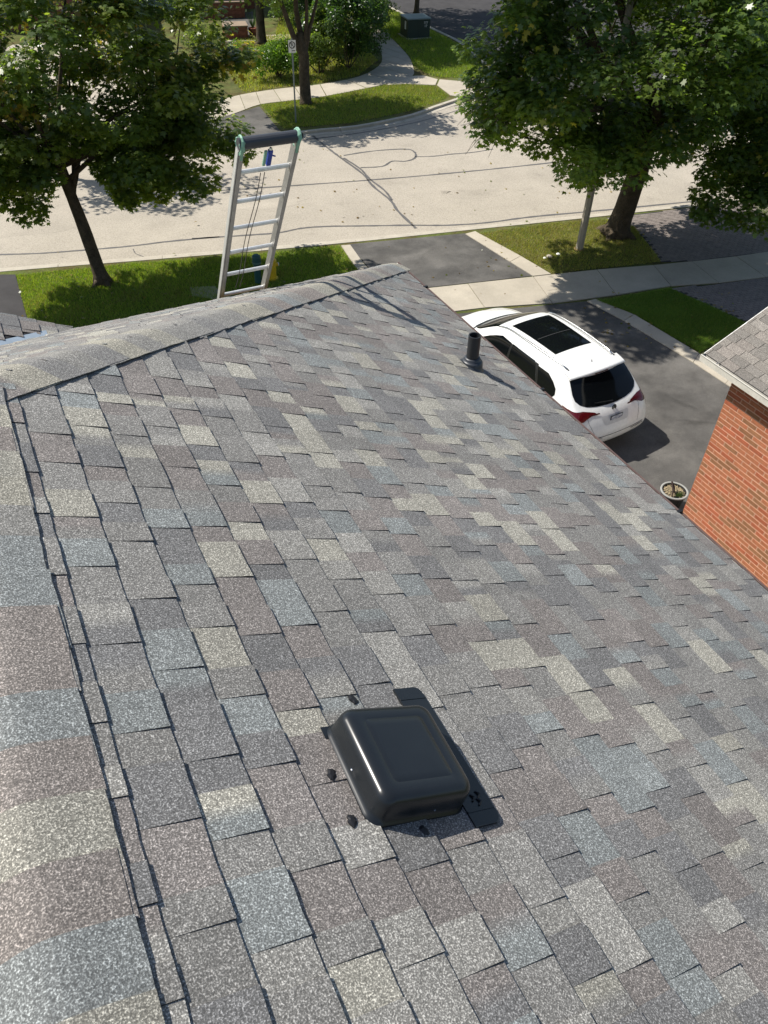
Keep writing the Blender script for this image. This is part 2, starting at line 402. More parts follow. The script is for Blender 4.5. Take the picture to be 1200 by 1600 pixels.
def grass(poly, n, h=(.04, .08), cols=((.09, .15, .025), (.06, .11, .02), (.15, .19, .05)), wd=.012, dry=None, label=None):
    P = np.array(poly); lo, hi = P.min(0), P.max(0)
    Q = RNG.uniform(lo, hi, (int(n*2.2), 2)); Q = Q[in_poly(Q, poly)][:n]; n = len(Q)
    patch = .5+.5*np.sin(Q[:, 0]*2.1+1.7*np.sin(Q[:, 1]*1.3))*np.sin(Q[:, 1]*2.7+1.3*np.sin(Q[:, 0]*1.9+2))
    hh = RNG.uniform(h[0], h[1], n)*(.75+.5*patch); a = RNG.uniform(0, 2*math.pi, n)
    dx, dy = np.cos(a)*wd*.5, np.sin(a)*wd*.5; lx, ly = RNG.normal(0, .5, n)*hh, RNG.normal(0, .5, n)*hh
    V = np.zeros((n, 3, 3)); V[:, 0] = np.stack([Q[:, 0]-dx, Q[:, 1]-dy, np.full(n, -.012)], 1); V[:, 1] = np.stack([Q[:, 0]+dx, Q[:, 1]+dy, np.full(n, -.012)], 1)
    V[:, 2] = np.stack([Q[:, 0]+lx, Q[:, 1]+ly, hh], 1)
    cc = np.array(cols); pick = np.where(RNG.random(n) < .25+.5*patch, 0, np.where(RNG.random(n) < .6, 1, 2)); C = cc[pick]*RNG.uniform(.75, 1.3, (n, 1))*np.array([1.8, 1.52, 1.2])
    if dry is not None:
        dm = RNG.random(n) < np.clip(dry+(patch-.5)*.5, 0, 1); C[dm] = np.array((.24, .20, .085))*RNG.uniform(.7, 1.2, (dm.sum(), 1))
    F = np.arange(n*3).reshape(n, 3)
    o = link('grass', np_mesh(V.reshape(-1, 3), F, np.repeat(C, 3, 0)), M_BLADE, kind='stuff')
    if label: o['label'] = label; o['category'] = 'grass'
    return o
lawnL = world_poly([(25, 430), (200, 412), (410, 396), (530, 384), (552, 414), (575, 440), (560, 500), (300, 520), (120, 540), (50, 540), (43, 497)])
grass(lawnL, 100000, (.04, .085), cols=((.10, .165, .025), (.065, .125, .018), (.17, .21, .06)), wd=.014, dry=.06, label='bright green front lawn around the left maple')
mb = MB(); lawnR = world_poly([(746, 365), (867, 348), (946, 343), (990, 354), (1017, 387), (1033, 409), (971, 416), (861, 427)]); mb.slab(lawnR, -.05, -.006); struct('dry_lawn_ground', mb, M_DRY)
grass(lawnR, 34000, (.03, .07), wd=.014, cols=((.115, .15, .04), (.085, .12, .03), (.19, .20, .07)), dry=.3, label='half dry grass patch around the pole and the right maple')
lawnS = world_poly([(933, 471), (1046, 451), (1166, 505), (1094, 551), (990, 491)])
grass(lawnS, 42000, (.04, .08), wd=.014, cols=((.075, .14, .03), (.05, .105, .02), (.10, .15, .04)), label='green lawn rectangle beside the parked car driveway')
grass(world_poly([(1175, 320), (1290, 308), (1300, 350), (1200, 347)]), 6000, label='grass corner right of the brick paved drive')
isl = world_poly([(407, 164), (457, 158), (510, 151), (600, 134), (633, 132), (680, 135), (702, 150), (690, 158), (647, 172), (600, 182), (550, 192), (493, 197), (443, 201)])
grass(isl, 26000, (.05, .11), wd=.02, cols=((.10, .15, .025), (.07, .12, .02), (.15, .17, .05)), dry=.12, label='grass island between far kerb and curved sidewalk')
gr2 = world_poly([(560, 0), (600, 10), (640, 28), (670, 45), (718, 70), (752, 104), (757, 122), (687, 121), (665, 115), (646, 102), (640, 88), (622, 69), (602, 52), (575, 40), (540, 20)])
grass(gr2, 30000, (.06, .14), wd=.024, cols=((.10, .16, .025), (.065, .12, .02), (.15, .18, .05)), label='grass verge around the utility cabinet')
farl = world_poly([(370, 58), (430, 56), (440, 20), (520, 10), (560, 60), (590, 95), (560, 118), (500, 130), (440, 136), (380, 145), (360, 120)])
grass(farl, 36000, (.06, .16), wd=.028, cols=((.14, .18, .035), (.10, .15, .03), (.20, .22, .08)), dry=.22, label='long yellowish grass behind the far sidewalk')
fl2 = world_poly([(430, 14), (475, 10), (480, 52), (425, 52)])
mb = MB(); mb.slab(world_poly([(360, 60), (430, 56), (440, 20), (520, 10), (590, 95), (560, 118), (440, 136), (360, 146)]), -.05, -.008); struct('far_garden_ground', mb, M_DRY)

# far sidewalk: cast slabs between two edge lines
FS = empty('far_sidewalk', (at(600, 120).x, at(600, 120).y, 0)); FS['kind'] = 'structure'
inner = lerp_line(kpts([(300, 172), (360, 152), (400, 144), (443, 138), (500, 132), (560, 120), (592, 103), (597, 87), (590, 70), (580, 52), (560, 30)]), 6)
outer = lerp_line(kpts([(310, 195), (370, 176), (407, 163), (457, 157), (510, 150), (600, 132), (643, 120), (645, 103), (638, 88), (622, 70), (592, 40)]), 6)
nS = 15
for k in range(nS):
    q = []
    for t in (k+.015, k+.5, k+.985): x = t/nS*(len(inner)-1); i = int(min(x, len(inner)-2)); q.append(inner[i].lerp(inner[i+1], x-i))
    r = []
    for t in (k+.985, k+.5, k+.015): x = t/nS*(len(outer)-1); i = int(min(x, len(outer)-2)); r.append(outer[i].lerp(outer[i+1], x-i))
    MB().slab([(p.x, p.y) for p in q+r], -.05, .008).build('sidewalk_slab', M_CONC, FS)
for q in ([(641, 119), (662, 118), (684, 124), (680, 133), (634, 131), (602, 133)], [(687, 124), (733, 128), (748, 130), (738, 143), (717, 151), (704, 149), (683, 133)]):
    MB().slab(world_poly(q), -.05, .006).build('sidewalk_slab', M_CONC, FS)
flat('far_driveway', [(300, 196), (366, 178), (405, 166), (440, 207), (360, 224), (290, 234)], .002, M_DRIVE)
flat('far_concrete_drive', [(-60, 235), (290, 232), (300, 200), (250, 90), (150, 60), (20, 70), (-80, 120)], .002, M_CONC)
flat('patio', [(345, 26), (395, 18), (400, 56), (350, 56)], .004, M_DRIVE)
flat('garden_path', [(350, 57), (500, 52), (500, 60), (350, 66)], .006, M_CONC)
flat('shaded_branch_road', [(756, 100), (720, 66), (670, 42), (600, 6), (600, -60), (900, -60), (1400, 40), (1400, 160), (900, 150), (775, 130)], ZR_+.004, M_DRIVE2, .004)  # dark sheet over the branch road; its shade is put into the colour

# paved drive of small bricks on the right
PV = empty('paver_drive', (at(1120, 370).x, at(1120, 370).y, 0)); PV['kind'] = 'structure'
MB().slab(world_poly([(948, 340), (1190, 311), (1330, 295), (1330, 381), (1083, 408), (1033, 409), (1017, 386), (990, 353)]), -.05, -.004).build('joint_sand', M_DRIVE2, PV)
MB().slab(world_poly([(1048, 450), (1123, 444), (1350, 416), (1400, 640), (1168, 504)]), -.05, -.004).build('joint_sand', M_DRIVE2, PV)
pv = MB()
for poly in (world_poly([(950, 341), (1190, 311.5), (1290, 300), (1300, 384), (1083, 407.5), (1035, 408), (1019, 386), (992, 353)]), world_poly([(1051, 450), (1123, 444), (1300, 422), (1330, 590), (1170, 504)])):
    P = np.array(poly); lo, hi = P.min(0), P.max(0); dirx = Vector((.985, -.17, 0)); diry = Vector((.17, .985, 0)); c = Vector((*P.mean(0), 0))
    cells = []
    for i in range(-45, 46):
        for j in range(-70, 71):
            p = c + dirx*((i+.5*(j % 2))*.21) + diry*(j*.11); cells.append((p.x, p.y))
    ok = in_poly(np.array(cells), poly)
    for (x, y), k in zip(cells, ok):
        if not k: continue
        z = random.uniform(.004, .010); V = []
        for sx, sy, zz in ((-1,-1,0),(1,-1,0),(1,1,0),(-1,1,0),(-1,-1,1),(1,-1,1),(1,1,1),(-1,1,1)):
            d = dirx*(sx*(.099 if not zz else .094)) + diry*(sy*(.050 if not zz else .045)); V.append((x+d.x, y+d.y, z if zz else -.003))
        pv.add(V, [(4,5,6,7),(0,1,5,4),(1,2,6,5),(2,3,7,6),(3,0,4,7)])
pv.build('paver', M_PAVE, PV, kind='stuff')

# ------------------------------------------------------------------ our house and its roof
RZ = 9.0; CT, ST = 2/math.sqrt(5), 1/math.sqrt(5); UE = 4.232; EX = .149; U0 = .2277; YH = 2.728; XE = UE*CT; ZE = RZ - UE*ST
HOUSE = empty('house', (0, 0, 0), label='house whose grey shingled hip roof fills the foreground', cat='house')
ROOF = None
def MP(u, y, h=0): return Vector((u*CT + h*ST, y, RZ - u*ST + h*CT))          # main slope
def FPt(v, x, h=0): return Vector((x, YH + v*CT + h*ST, RZ - v*ST + h*CT))     # street slope
YB = -3.4
mb = MB(); d = -.004
mb.add([MP(0, YB, d), MP(UE-.01, YB, d), MP(UE-.01, YH+XE-.01, d), MP(0, YH, d)], [(0, 1, 2, 3)])
mb.add([Vector((0, YH, RZ-.005)), Vector((XE, YH+XE, ZE-.005)), Vector((-XE, YH+XE, ZE-.005))], [(0, 1, 2)])
mb.add([(0, YB, RZ-.005), (0, YH, RZ-.005), (-XE, YH+XE, ZE-.005), (-XE, YB, ZE-.005)], [(0, 1, 2, 3)])
mb.add([(-XE, YB, ZE-.03), (XE, YB, ZE-.03), (XE, YH+XE, ZE-.03), (-XE, YH+XE, ZE-.03), (0, YB, RZ-.005), (-XE, YB, ZE-.005), (XE, YB, ZE-.005)], [(3, 2, 1, 0), (4, 5, 6)])
ROOF = mb.build('roof', M_FELT, HOUSE)
wl = MB().box((-XE+.4, YB, 0), (XE-.45, YH+XE-.45, ZE-.03)); wl.build('wall', M_BRICKD, HOUSE)

TINTS = [((.202, .195, .180), 30), ((.192, .174, .160), 23), ((.300, .286, .242), 12), ((.198, .209, .202), 12), ((.160, .157, .152), 17), ((.255, .246, .223), 12)]
TL = [t for t, w_ in TINTS for _ in range(w_)]
def tint():
    c = random.choice(TL); g = random.uniform(.9, 1.1); return (c[0]*g, c[1]*g, c[2]*g, 1)
def piece(F, a0, a1, b0, b1, h0, h1, c, c2=None, nb=3):
    "shingle piece; F(u, along, h); a: down-slope range, b: along range; h0 top end height, h1 butt height"
    V = []; T = []; bs = [b0+(b1-b0)*i/nb for i in range(nb+1)]
    jit = [random.uniform(-.0016, .0016) for _ in bs]; hj = [random.uniform(-.0006, .001) for _ in bs]
    for i, b in enumerate(bs):
        V += [F(a0, b, h0), F(a0+(a1-a0)*.5, b, (h0+h1)*.5), F(a1+jit[i], b, h1+hj[i]), F(a1+jit[i]-.001, b, -.002)]
        cc = c if (c2 is None or i <= nb//2) else c2; T += [cc]*4
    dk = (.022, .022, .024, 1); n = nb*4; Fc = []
    for i in range(nb):
        k = i*4
        for j in range(2): Fc.append((k+j, k+j+1, k+j+5, k+j+4))
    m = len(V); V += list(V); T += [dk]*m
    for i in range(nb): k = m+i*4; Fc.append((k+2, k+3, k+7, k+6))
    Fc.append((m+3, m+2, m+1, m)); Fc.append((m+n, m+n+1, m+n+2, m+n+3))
    return V, Fc, T
def course(F, k, b_lo, b_hi, clip=None, exp=EX, u0=U0, u_max=UE):
    out = []; ulo, uhi = u0+(k-1)*exp, min(u0+k*exp, u_max+.006); b = b_lo + random.uniform(-.2, 0); tooth = random.random() < .5
    wob = random.uniform(-.0015, .0015)
    while b < b_hi:
        L = random.choice((.08, .10, .12, .135, .15, .175)) * random.uniform(.9, 1.1)
        if tooth and random.random() < .2: L *= 1.25
        e = min(b+L, b_hi); s = max(b, b_lo)
        if e-s > .012:
            c = tint(); h1 = .0125 if tooth else .0082
            if random.random() < .012: h1 += .004          # a lifted tab
            out.append((piece(F, ulo-.012, uhi+wob, s, e-.0004, .0012, h1, c, tint() if random.random() < .22 else None), ((ulo+uhi)/2, (s+e)/2)))
        b = e; tooth = not tooth
    return out
def shingles(F, rows, loc, parent, mat, keep=290, rev=True, name='shingle'):
    "rows: pieces; nearest keep are objects of their own, the rest one stuff part"
    P = [(p, (F(u, b) - CAMP).length) for p, (u, b) in rows]; P.sort(key=lambda q: q[1]); rest = MB()
    for i, ((V, Fc, T), d) in enumerate(P):
        if rev: Fc = [tuple(reversed(f)) for f in Fc]
        if i < keep: link(name, mesh(V, Fc, T), mat, parent)
        else: rest.add(V, Fc, T)
    if rest.v: rest.build(name, mat, parent, kind='stuff')
rows = []
for k in range(0, 28):
    um = U0 + k*EX
    if um-EX > UE-.02: break
    rows += course(MP, k, YB+.3, YH + (um-EX)*CT + .01)
def visible(r):
    p = MP(*r[1]); q = p-CAMP; z = q.dot(CF); 
    if z <= .1: return False
    x, y = 600+FPX*q.dot(CR)/z, 800-FPX*q.dot(CU)/z
    return -30 < x < 1230 and 0 < y < 1640
vis = [r for r in rows if visible(r)]; hid = [r for r in rows if not visible(r)]
shingles(MP, vis, None, ROOF, M_SH, 290)
hb = MB()
for (V, Fc, T), _ in hid: hb.add(V, [tuple(reversed(f)) for f in Fc], T)
# street-side slope, seen edge-on
for k in range(0, 28):
    um = U0 + k*EX
    if um-EX > UE-.02: break
    lim = max(0, (um-EX)*CT+.01)
    for (V, Fc, T), _ in course(FPt, k, -lim, lim): hb.add(V, Fc, T)
# left slope (hidden side)
def LP(u, y, h=0): return Vector((-u*CT - h*ST, y, RZ - u*ST + h*CT))
for k in range(0, 28):
    um = U0 + k*EX
    if um-EX > UE-.02: break
    for (V, Fc, T), _ in course(LP, k, YB+.3, YH+(um-EX)*CT+.01): hb.add(V, Fc, T)
hb.build('shingle', M_SH, ROOF, kind='stuff')

# caps bent over ridge and hips
def cap_line(O, dh, slope_along, hp, drop, length, half, n0, t0=0.0, exp=.146, name='ridge_cap', lift=1.0):
    "O crest start, dh unit horizontal along, slope_along dz per horizontal metre, hp horizontal across"
    t = t0; r = .045; objs = []
    while t < length:
        c = random.choice([(.215, .208, .190, 1), (.27, .255, .21, 1), (.195, .205, .198, 1), (.20, .178, .160, 1), (.255, .243, .205, 1), (.185, .18, .17, 1)]); c3 = tint()
        L = exp*2.05; V = []; T = []; off = random.uniform(-.004, .004); sk = random.uniform(-.007, .007); nw = 14; na = 6
        bend = random.uniform(.001, .005)
        for i in range(na+1):
            s = i/na; tt = t + L*s; ho = .006 + (1-s)*.0085*lift      # exposed end (s=0) rides on top
            for j in range(nw+1):
                ww = (-1+2*j/nw)*half*random.uniform(.996, 1.004) + off + sk*s
                if j in (0, nw): ww += random.uniform(-.0022, .0022)
                dz = -drop*(math.sqrt(ww*ww+r*r)-r) - drop*r*.78
                e = max(0, (abs(ww)-half*.7)/(half*.3)); hh = ho + bend*e*e*.6
                V.append(O + dh*tt + hp*ww + Vector((0, 0, slope_along*tt + dz + hh)))
                T.append(c if s < .52 else c3)
        W = nw+1; F = []
        for i in range(na):
            for j in range(nw): a = i*W+j; F.append((a, a+1, a+W+1, a+W))
        nb = len(V)
        V2 = [v - Vector((0, 0, .0045)) for v in V]; V += V2; T += [(.03, .03, .032, 1)]*nb
        for i in range(na):
            for j in range(nw): a = nb+i*W+j; F.append((a+W, a+W+1, a+1, a))
            F.append((i*W, (i+1)*W, nb+(i+1)*W, nb+i*W)); F.append((i*W+nw+W, i*W+nw, nb+i*W+nw, nb+i*W+nw+W))
        for j in range(nw): F.append((j+1, j, nb+j, nb+j+1)); F.append((na*W+j, na*W+j+1, nb+na*W+j+1, nb+na*W+j))
        me = mesh(V, F, T); o = link(name, me, M_SH, ROOF); objs.append(o)
        t += exp
    return objs
X1, Y1 = Vector((1, 0, 0)), Vector((0, 1, 0)); s2 = 1/math.sqrt(2)
cap_line(Vector((0, YH+.05, RZ+.006)), -Y1, 0, X1, .5, 5.2, .166, 0, t0=0, name='ridge_cap', lift=.8)
hp_len = XE*math.sqrt(2)
for sx in (1, -1):
    dh = Vector((sx*s2, s2, 0)); 
    # laid from the eave upwards: exposed butt end points down the hip
    cap_line(Vector((sx*XE, YH+XE, ZE+.004)), -dh, .5*s2, Vector((s2, -s2*sx, 0)), .5*s2, hp_len-.33, .150, 0, t0=0.005, name='hip_cap', lift=.8)

# gable wing at the front left: right slope, valley metal, rake
VX = .69
def BP(u, y, h=0): return Vector((VX - (3.2-u)*CT + h*ST, y, ZE + (3.2-u)*ST + h*CT))
mb = MB()
xr = VX-3.2*CT; zr = ZE+3.2*ST
mb.add([(VX, YH+XE+.012, ZE-.004), (xr, YH+XE+.012, zr-.004), (xr, YH+XE-3.2*CT, zr-.004), (VX, YH+XE-.02, ZE-.004)], [(0, 1, 2, 3)])
mb.add([(VX, YH+XE+.010, ZE-.006), (xr, YH+XE+.010, zr-.006), (2*xr-VX, YH+XE+.010, ZE-.006)], [(0, 2, 1)])
mb.add([(xr, YH+XE+.012, zr-.004), (2*xr-VX, YH+XE+.012, ZE-.004), (2*xr-VX, YH+XE-.1, ZE-.004), (xr, YH+XE-3.2*CT, zr-.004)], [(0, 1, 2, 3)])
mb.build('wing_roof', M_FELT, HOUSE)
wg = MB()
for k in range(0, 23):
    u1 = min(-.1+k*EX, 3.2); ylo = YH+XE-(3.2-u1)*CT+.0+.085*min(1, max(0, 3.2-u1)/.8)-.12*(u1 > 3.0)
    if u1 < .3: continue
    for (V, Fc, T), _ in course(BP, k, ylo, YH+XE+.02, u0=-.1, u_max=3.2): wg.add(V, [tuple(reversed(f)) for f in Fc], T)
wg.build('shingle', M_SH, bpy.data.objects['wing_roof'], kind='stuff')
mb = MB(); vv = Vector((1, 1, -.5)).normalized()
A0 = Vector((VX, YH+XE, ZE+.008)); A1 = A0 - vv*4.2
acr = Vector((-.894, 0, .447))*.0 + Vector((0, 1, 0))
mb.add([A0+Y1*.085-vv*.35, A1+Y1*.085, A1 - Y1*.0, A0-vv*.35], [(0, 1, 2, 3)]); mb.build('valley_flashing', M_VALLEY, HOUSE)

# eave metal: drip edge, gutter lip with hangers
mb = MB()
mb.box((XE+.002, YB, ZE-.035), (XE+.016, YH+XE+.01, ZE-.001)); mb.build('drip_edge', M_CREAM, HOUSE)
mb = MB()
mb.box((XE+.034, YB, ZE-.10), (XE+.044, YH+XE+.04, ZE-.012)); mb.box((XE+.016, YB, ZE-.13), (XE+.044, YH+XE+.04, ZE-.10)); mb.box((XE+.030, YB, ZE-.014), (XE+.046, YH+XE+.04, ZE-.008))
mb.build('gutter', M_BROWN, HOUSE)
for y in (-.75, 1.05, 2.48, 4.05, 5.95):
    MB().box((XE-.01, y, ZE-.006), (XE+.046, y+.022, ZE+.008)).build('gutter_hanger', M_BLACK, HOUSE)
mb = MB(); mb.box((-XE, YH+XE+.002, ZE-.035), (XE, YH+XE+.014, ZE-.001)); mb.build('drip_edge', M_CREAM, HOUSE)

# ------------------------------------------------------------------ roof vent
def rframe(u, y, h=0): 
    R = Matrix((Vector((CT, 0, -ST)), Y1, Vector((ST, 0, CT)))).transposed(); return R, MP(u, y, h)
R0, O0 = rframe(.962, .962)
VENT = empty('roof_vent', O0, label='square black metal box vent on the roof near the camera', cat='roof vent')
def rrect(hx, hy, r, n=7):
    P = []
    for cx, cy, a0 in ((hx-r, hy-r, 0), (-hx+r, hy-r, 90), (-hx+r, -hy+r, 180), (hx-r, -hy+r, 270)):
        for k in range(n): a = math.radians(a0+90*k/(n-1)); P.append((cx+r*math.cos(a), cy+r*math.sin(a)))
    return P
def hood():
    mb = MB(); rz = Matrix.Rotation(math.radians(-2.5), 3, 'Z'); rings = []
    prof = [(.158, .158, .040, .006), (.164, .164, .043, .006), (.164, .164, .043, .012), (.159, .159, .040, .014), (.157, .157, .040, .045), (.155, .155, .039, .072), (.152, .152, .038, .084), (.146, .146, .034, .093), (.137, .137, .029, .0985), (.126, .126, .024, .1005), (.100, .104, .015, .1015), (.0992, .1032, .015, .1012), (.0978, .1018, .014, .1012), (.097, .101, .014, .1016), (.08, .08, .012, .102)]
    for hx, hy, r, z in prof: rings.append([O0 + R0 @ (rz @ Vector((x, y, z))) for x, y in rrect(hx, hy, r)])
    n = len(rings[0]); V = [p for r in rings for p in r]; F = []
    for i in range(len(rings)-1):
        for k in range(n): a = i*n+k; b = i*n+(k+1) % n; F.append((a, b, b+n, a+n))
    F.append(tuple((len(rings)-1)*n+k for k in range(n)))
    mb.add(V, F); return mb
hood().build('hood', M_VENT, VENT, smooth=True)
mb = MB(); mb.box((-.12, -.12, 0), (.12, .12, .02), R0, O0); mb.build('throat', M_BLACK, VENT)
# flange lying on the shingles, its lower strip exposed
fl = []
y0, y1, ua, ub = .742, 1.232, 1.112, 1.214
cx = [(ub, y0+.02), (ub-.006, y0+.006), (ub-.02, y0), (ua, y0), (ua, y1), (ub-.02, y1), (ub-.006, y1-.006), (ub, y1-.02)]
cx2 = [(ua, y0), (ub-.02, y0), (ub-.006, y0+.006), (ub, y0+.02), (ub, y1-.02), (ub-.006, y1-.006), (ub-.02, y1), (ua, y1)]
V = [MP(u, y, .0165) for u, y in cx2] + [MP(u, y, .009) for u, y in cx2]
mb = MB(); mb.add(V, [tuple(range(8))] + [(8+i, 8+(i+1) % 8, (i+1) % 8, i) for i in range(8)])
for yy in (y0+.045, y1-.045): mb.box((-.05, -.002, 0), (.05, .002, .0015), R0, MP((ua+ub)/2, yy, .0166))
mb.build('flange', M_VENT, VENT)
mb = MB(); mb.add([MP(u, y, .012) for u, y in ((.792, 1.085), (.83, 1.085), (.83, 1.125), (.792, 1.125))], [(0, 1, 2, 3)]); mb.build('flange', M_VENT, VENT)
for lx, ly in ((-.156, .0), (.03, -.156)):
    MB().lathe([(.004, -.003), (.004, .003), (.0, .004)], 8, O0 + R0 @ Vector((lx, ly, .035))).build('screw', M_CHROME, VENT)
for u, y, lb in ((.951, 1.212, 'black sealant dab above the vent, nearest its far edge'), (.76, .976, 'black sealant dab left of the vent, midway along its side'), (.754, .837, 'black sealant dab at lower left of the vent'), (.949, .768, 'round black sealant dab just below the vent')):
    mb = MB(); V = []; n = 14
    for s, hh in ((1, -.002), (.93, .0015), (.5, .004)):
        for k in range(n):
            a = 2*math.pi*k/n; r = .0155*s*(1+.22*math.sin(2*a+u*90)+.14*math.sin(5*a+y*50)); V.append(MP(u+r*math.cos(a), y+r*math.sin(a), .0095+hh))
    F = [(i*n+k, i*n+(k+1) % n, (i+1)*n+(k+1) % n, (i+1)*n+k) for i in range(2) for k in range(n)] + [tuple(2*n+k for k in range(n))]
    o = mb.add(V, F).build('sealant_dab', M_TAR); tag(o, lb, 'sealant', 'black sealant dabs around the vent')
for u, y in ((1.165, .80), (1.15, .815), (1.175, .822)):
    MB().tube([MP(u, y, .018), MP(u+.012, y+.01, .021), MP(u+.004, y+.022, .018)], .003, 5).build('sealant_smear', M_TAR, VENT)

# ------------------------------------------------------------------ plumbing stack
PB = Vector((3.217, 4.204, 7.392))
PIPE = empty('vent_pipe', PB, label='short black plumbing pipe standing near the roof edge', cat='vent pipe')
nrm = Vector((ST, 0, CT))
MB().lathe([(.046, .0), (.046, .262), (.0455, .266), (.039, .266), (.038, .262), (.038, .10), (0, .09)], 32, PB).build('pipe', M_PIPE, PIPE, smooth=False)
mb = MB(); V = []; n = 32; prof = [(.105, .002), (.104, .008), (.086, .012), (.082, .03), (.078, .05), (.070, .058), (.062, .060), (.060, .075), (.055, .082), (.0465, .084)]
for i, (r, h) in enumerate(prof):
    f = min(1, h/.06)
    for k in range(n):
        a = 2*math.pi*k/n; flatp = PB + Vector((CT, 0, -ST))*(r*math.cos(a)) + Y1*(r*math.sin(a)) + nrm*h
        lev = PB + Vector((r*math.cos(a), r*math.sin(a), h*1.02)); V.append(flatp.lerp(lev, f))
mb.add(V, [(i*n+k, i*n+(k+1) % n, (i+1)*n+(k+1) % n, (i+1)*n+k) for i in range(len(prof)-1) for k in range(n)]); mb.build('boot', M_BOOT, PIPE, smooth=True)
MB().tube([PB+Vector((-.07, -.01, .045)), PB+Vector((-.115, .005, .062)), PB+Vector((-.13, .012, .055))], .007, 6).build('clamp_tail', M_BLACK, PIPE)

# ------------------------------------------------------------------ ladder leaning on the street eave
K = 1.10; LR, LA = .3576*K, .57794
l0 = CAMP + (Vector((1.8848, 5.2329, 8.6608)) - CAMP)*K
upv = Vector((0, -math.sin(LA), math.cos(LA))); fwv = Vector((0, math.cos(LA), math.sin(LA)))
LAD = empty('ladder', l0 - upv*(l0.z/upv.z), label='aluminium extension ladder rising above the street side eave', cat='ladder')
RL = Matrix((X1, fwv, upv)).transposed(); sp = .305*K
down = -(l0.z)/upv.z
def rail(xa, ya, lo, hi, flip):
    mb = MB()
    w_, d_ = .030, .072
    mb.box((xa-.0015 if not flip else xa-.0015, ya-d_/2, lo), (xa+.0015, ya+d_/2, hi), RL, l0)
    for yy in (ya-d_/2, ya+d_/2-.003): mb.box((xa-(w_ if not flip else 0), yy, lo), (xa+(0 if not flip else w_), yy+.003, hi), RL, l0)
    return mb
rail(-.001, 0, down, .30, False).build('rail', M_ALU, LAD); rail(LR+.001, 0, down, .30, True).build('rail', M_ALU, LAD)
rail(-.036, .06, down+.9, .17, False); 
mbx = MB(); mbx.box((-.040, -.022, down+.5), (-.030, .022, .25), RL, l0); mbx.build('rail', M_ALU2, LAD)
mbx = MB(); mbx.box((LR+.030, -.022, down+.5), (LR+.040, .022, .25), RL, l0); mbx.build('rail', M_ALU2, LAD)
i = 0
while sp*i < -down-.2:
    z = -sp*i; P0 = l0+upv*z; MB().tube([P0+X1*.001, P0+X1*(LR-.001)], .0175, 10).build('rung', M_ALU2, LAD); i += 1
zt = .30
P0 = l0+upv*zt
MB().tube([P0-X1*.035-fwv*.0, P0+X1*(LR+.03)], .043, 18).build('top_roller', M_FOAM, LAD, smooth=False)
for xx in (-.018, LR+.012):
    mb = MB()
    for k in range(4):
        c = P0+X1*(xx+random.uniform(-.012, .012)); pts = []
        for a in range(13): t = a/12*2*math.pi; pts.append(c+X1*random.uniform(-.006, .006)+fwv*(math.cos(t)*.050)+upv*(math.sin(t)*.050-.01*k))
        mb.tube(pts, .010, 5)
    mb.tube([P0+X1*xx+upv*-.02-fwv*.04, P0+X1*(xx+.004)-upv*.12-fwv*.036], .012, 5); mb.build('green_tape', M_GREEN, LAD)
MB().tube([P0+X1*(LR+.03), P0+X1*(LR+.055)], .02, 10).build('roller_end', M_BLACK, LAD)
mb = MB(); c = P0+X1*(LR*.50)-fwv*.045
mb.box((-.016, -.012, -.20), (.016, .012, -.05), RL, c); mb.tube([c-upv*.1+X1*.01, c-upv*.12+X1*.045], .006, 5); mb.build('blue_strap', M_BLUE, LAD)
MB().lathe([(.0, .02), (.012, .012), (.014, 0), (.0, -.014)], 10, c-upv*.045).build('snap_hook', M_CHROME, LAD)
MB().box((-.045, -.006, -.20), (-.025, .006, -.05), RL, c).build('green_tape', M_GREEN, LAD)
for x0, x1, e in ((LR*.48, LR*.36, .05), (LR*.40, LR*.26, .06)):
    pts = [l0 + X1*(x0+(x1-x0)*t + .008*math.sin(9*t)) - upv*(sp*4.6*t) - fwv*.03 for t in [k/14 for k in range(15)]]; MB().tube(pts, .0035, 5).build('rope', M_ROPE, LAD)
mb = MB(); mb.box((LR+.0035, -.03, -sp*3.95), (LR+.006, .03, -sp*3.05), RL, l0); mb.build('worn_label', M_CREAM, LAD)

# ------------------------------------------------------------------ neighbour's brick garage on the right
WX, WY, WZ = 10.53, 7.20, 3.62
GAR = empty('brick_garage', (WX+3, WY-4, 0), label='orange brick building with tan shingle roof at right edge', cat='building')
WALL = MB().box((WX+.0045, -4, 0), (WX+6, WY-.012, WZ)).build('wall', M_MORT, GAR)
bl, bh, bd = .286, .0745, .05; pc, cz = .300, .089
def brick_mesh(L):
    V = []; b = .003
    for sx, ix in ((0, 0), (1, b)):
        for y_, z_ in ((0, 0), (L, 0), (L, bh), (0, bh)):
            V.append((-(0 if not sx else .0)*0 + (0 if sx == 0 else 0), y_, z_))
    V = [(.03, 0, 0), (.03, L, 0), (.03, L, bh), (.03, 0, bh), (b, 0, 0), (b, L, 0), (b, L, bh), (b, 0, bh), (0, b, b), (0, L-b, b), (0, L-b, bh-b), (0, b, bh-b)]
    F = [(0, 1, 5, 4), (1, 2, 6, 5), (2, 3, 7, 6), (3, 0, 4, 7), (4, 5, 9, 8), (5, 6, 10, 9), (6, 7, 11, 10), (7, 4, 8, 11), (8, 9, 10, 11)]
    me = bpy.data.meshes.new('brick'); me.from_pydata(V, [], [tuple(reversed(f)) for f in F]); me.materials.append(M_BRICK)
    bm = bmesh.new(); bm.from_mesh(me); bmesh.ops.recalc_face_normals(bm, faces=bm.faces); bm.to_mesh(me); bm.free(); return me
BF, BH = brick_mesh(bl), brick_mesh(.14)
def recol(me, m): k = me.copy(); k.materials.clear(); k.materials.append(m); return k
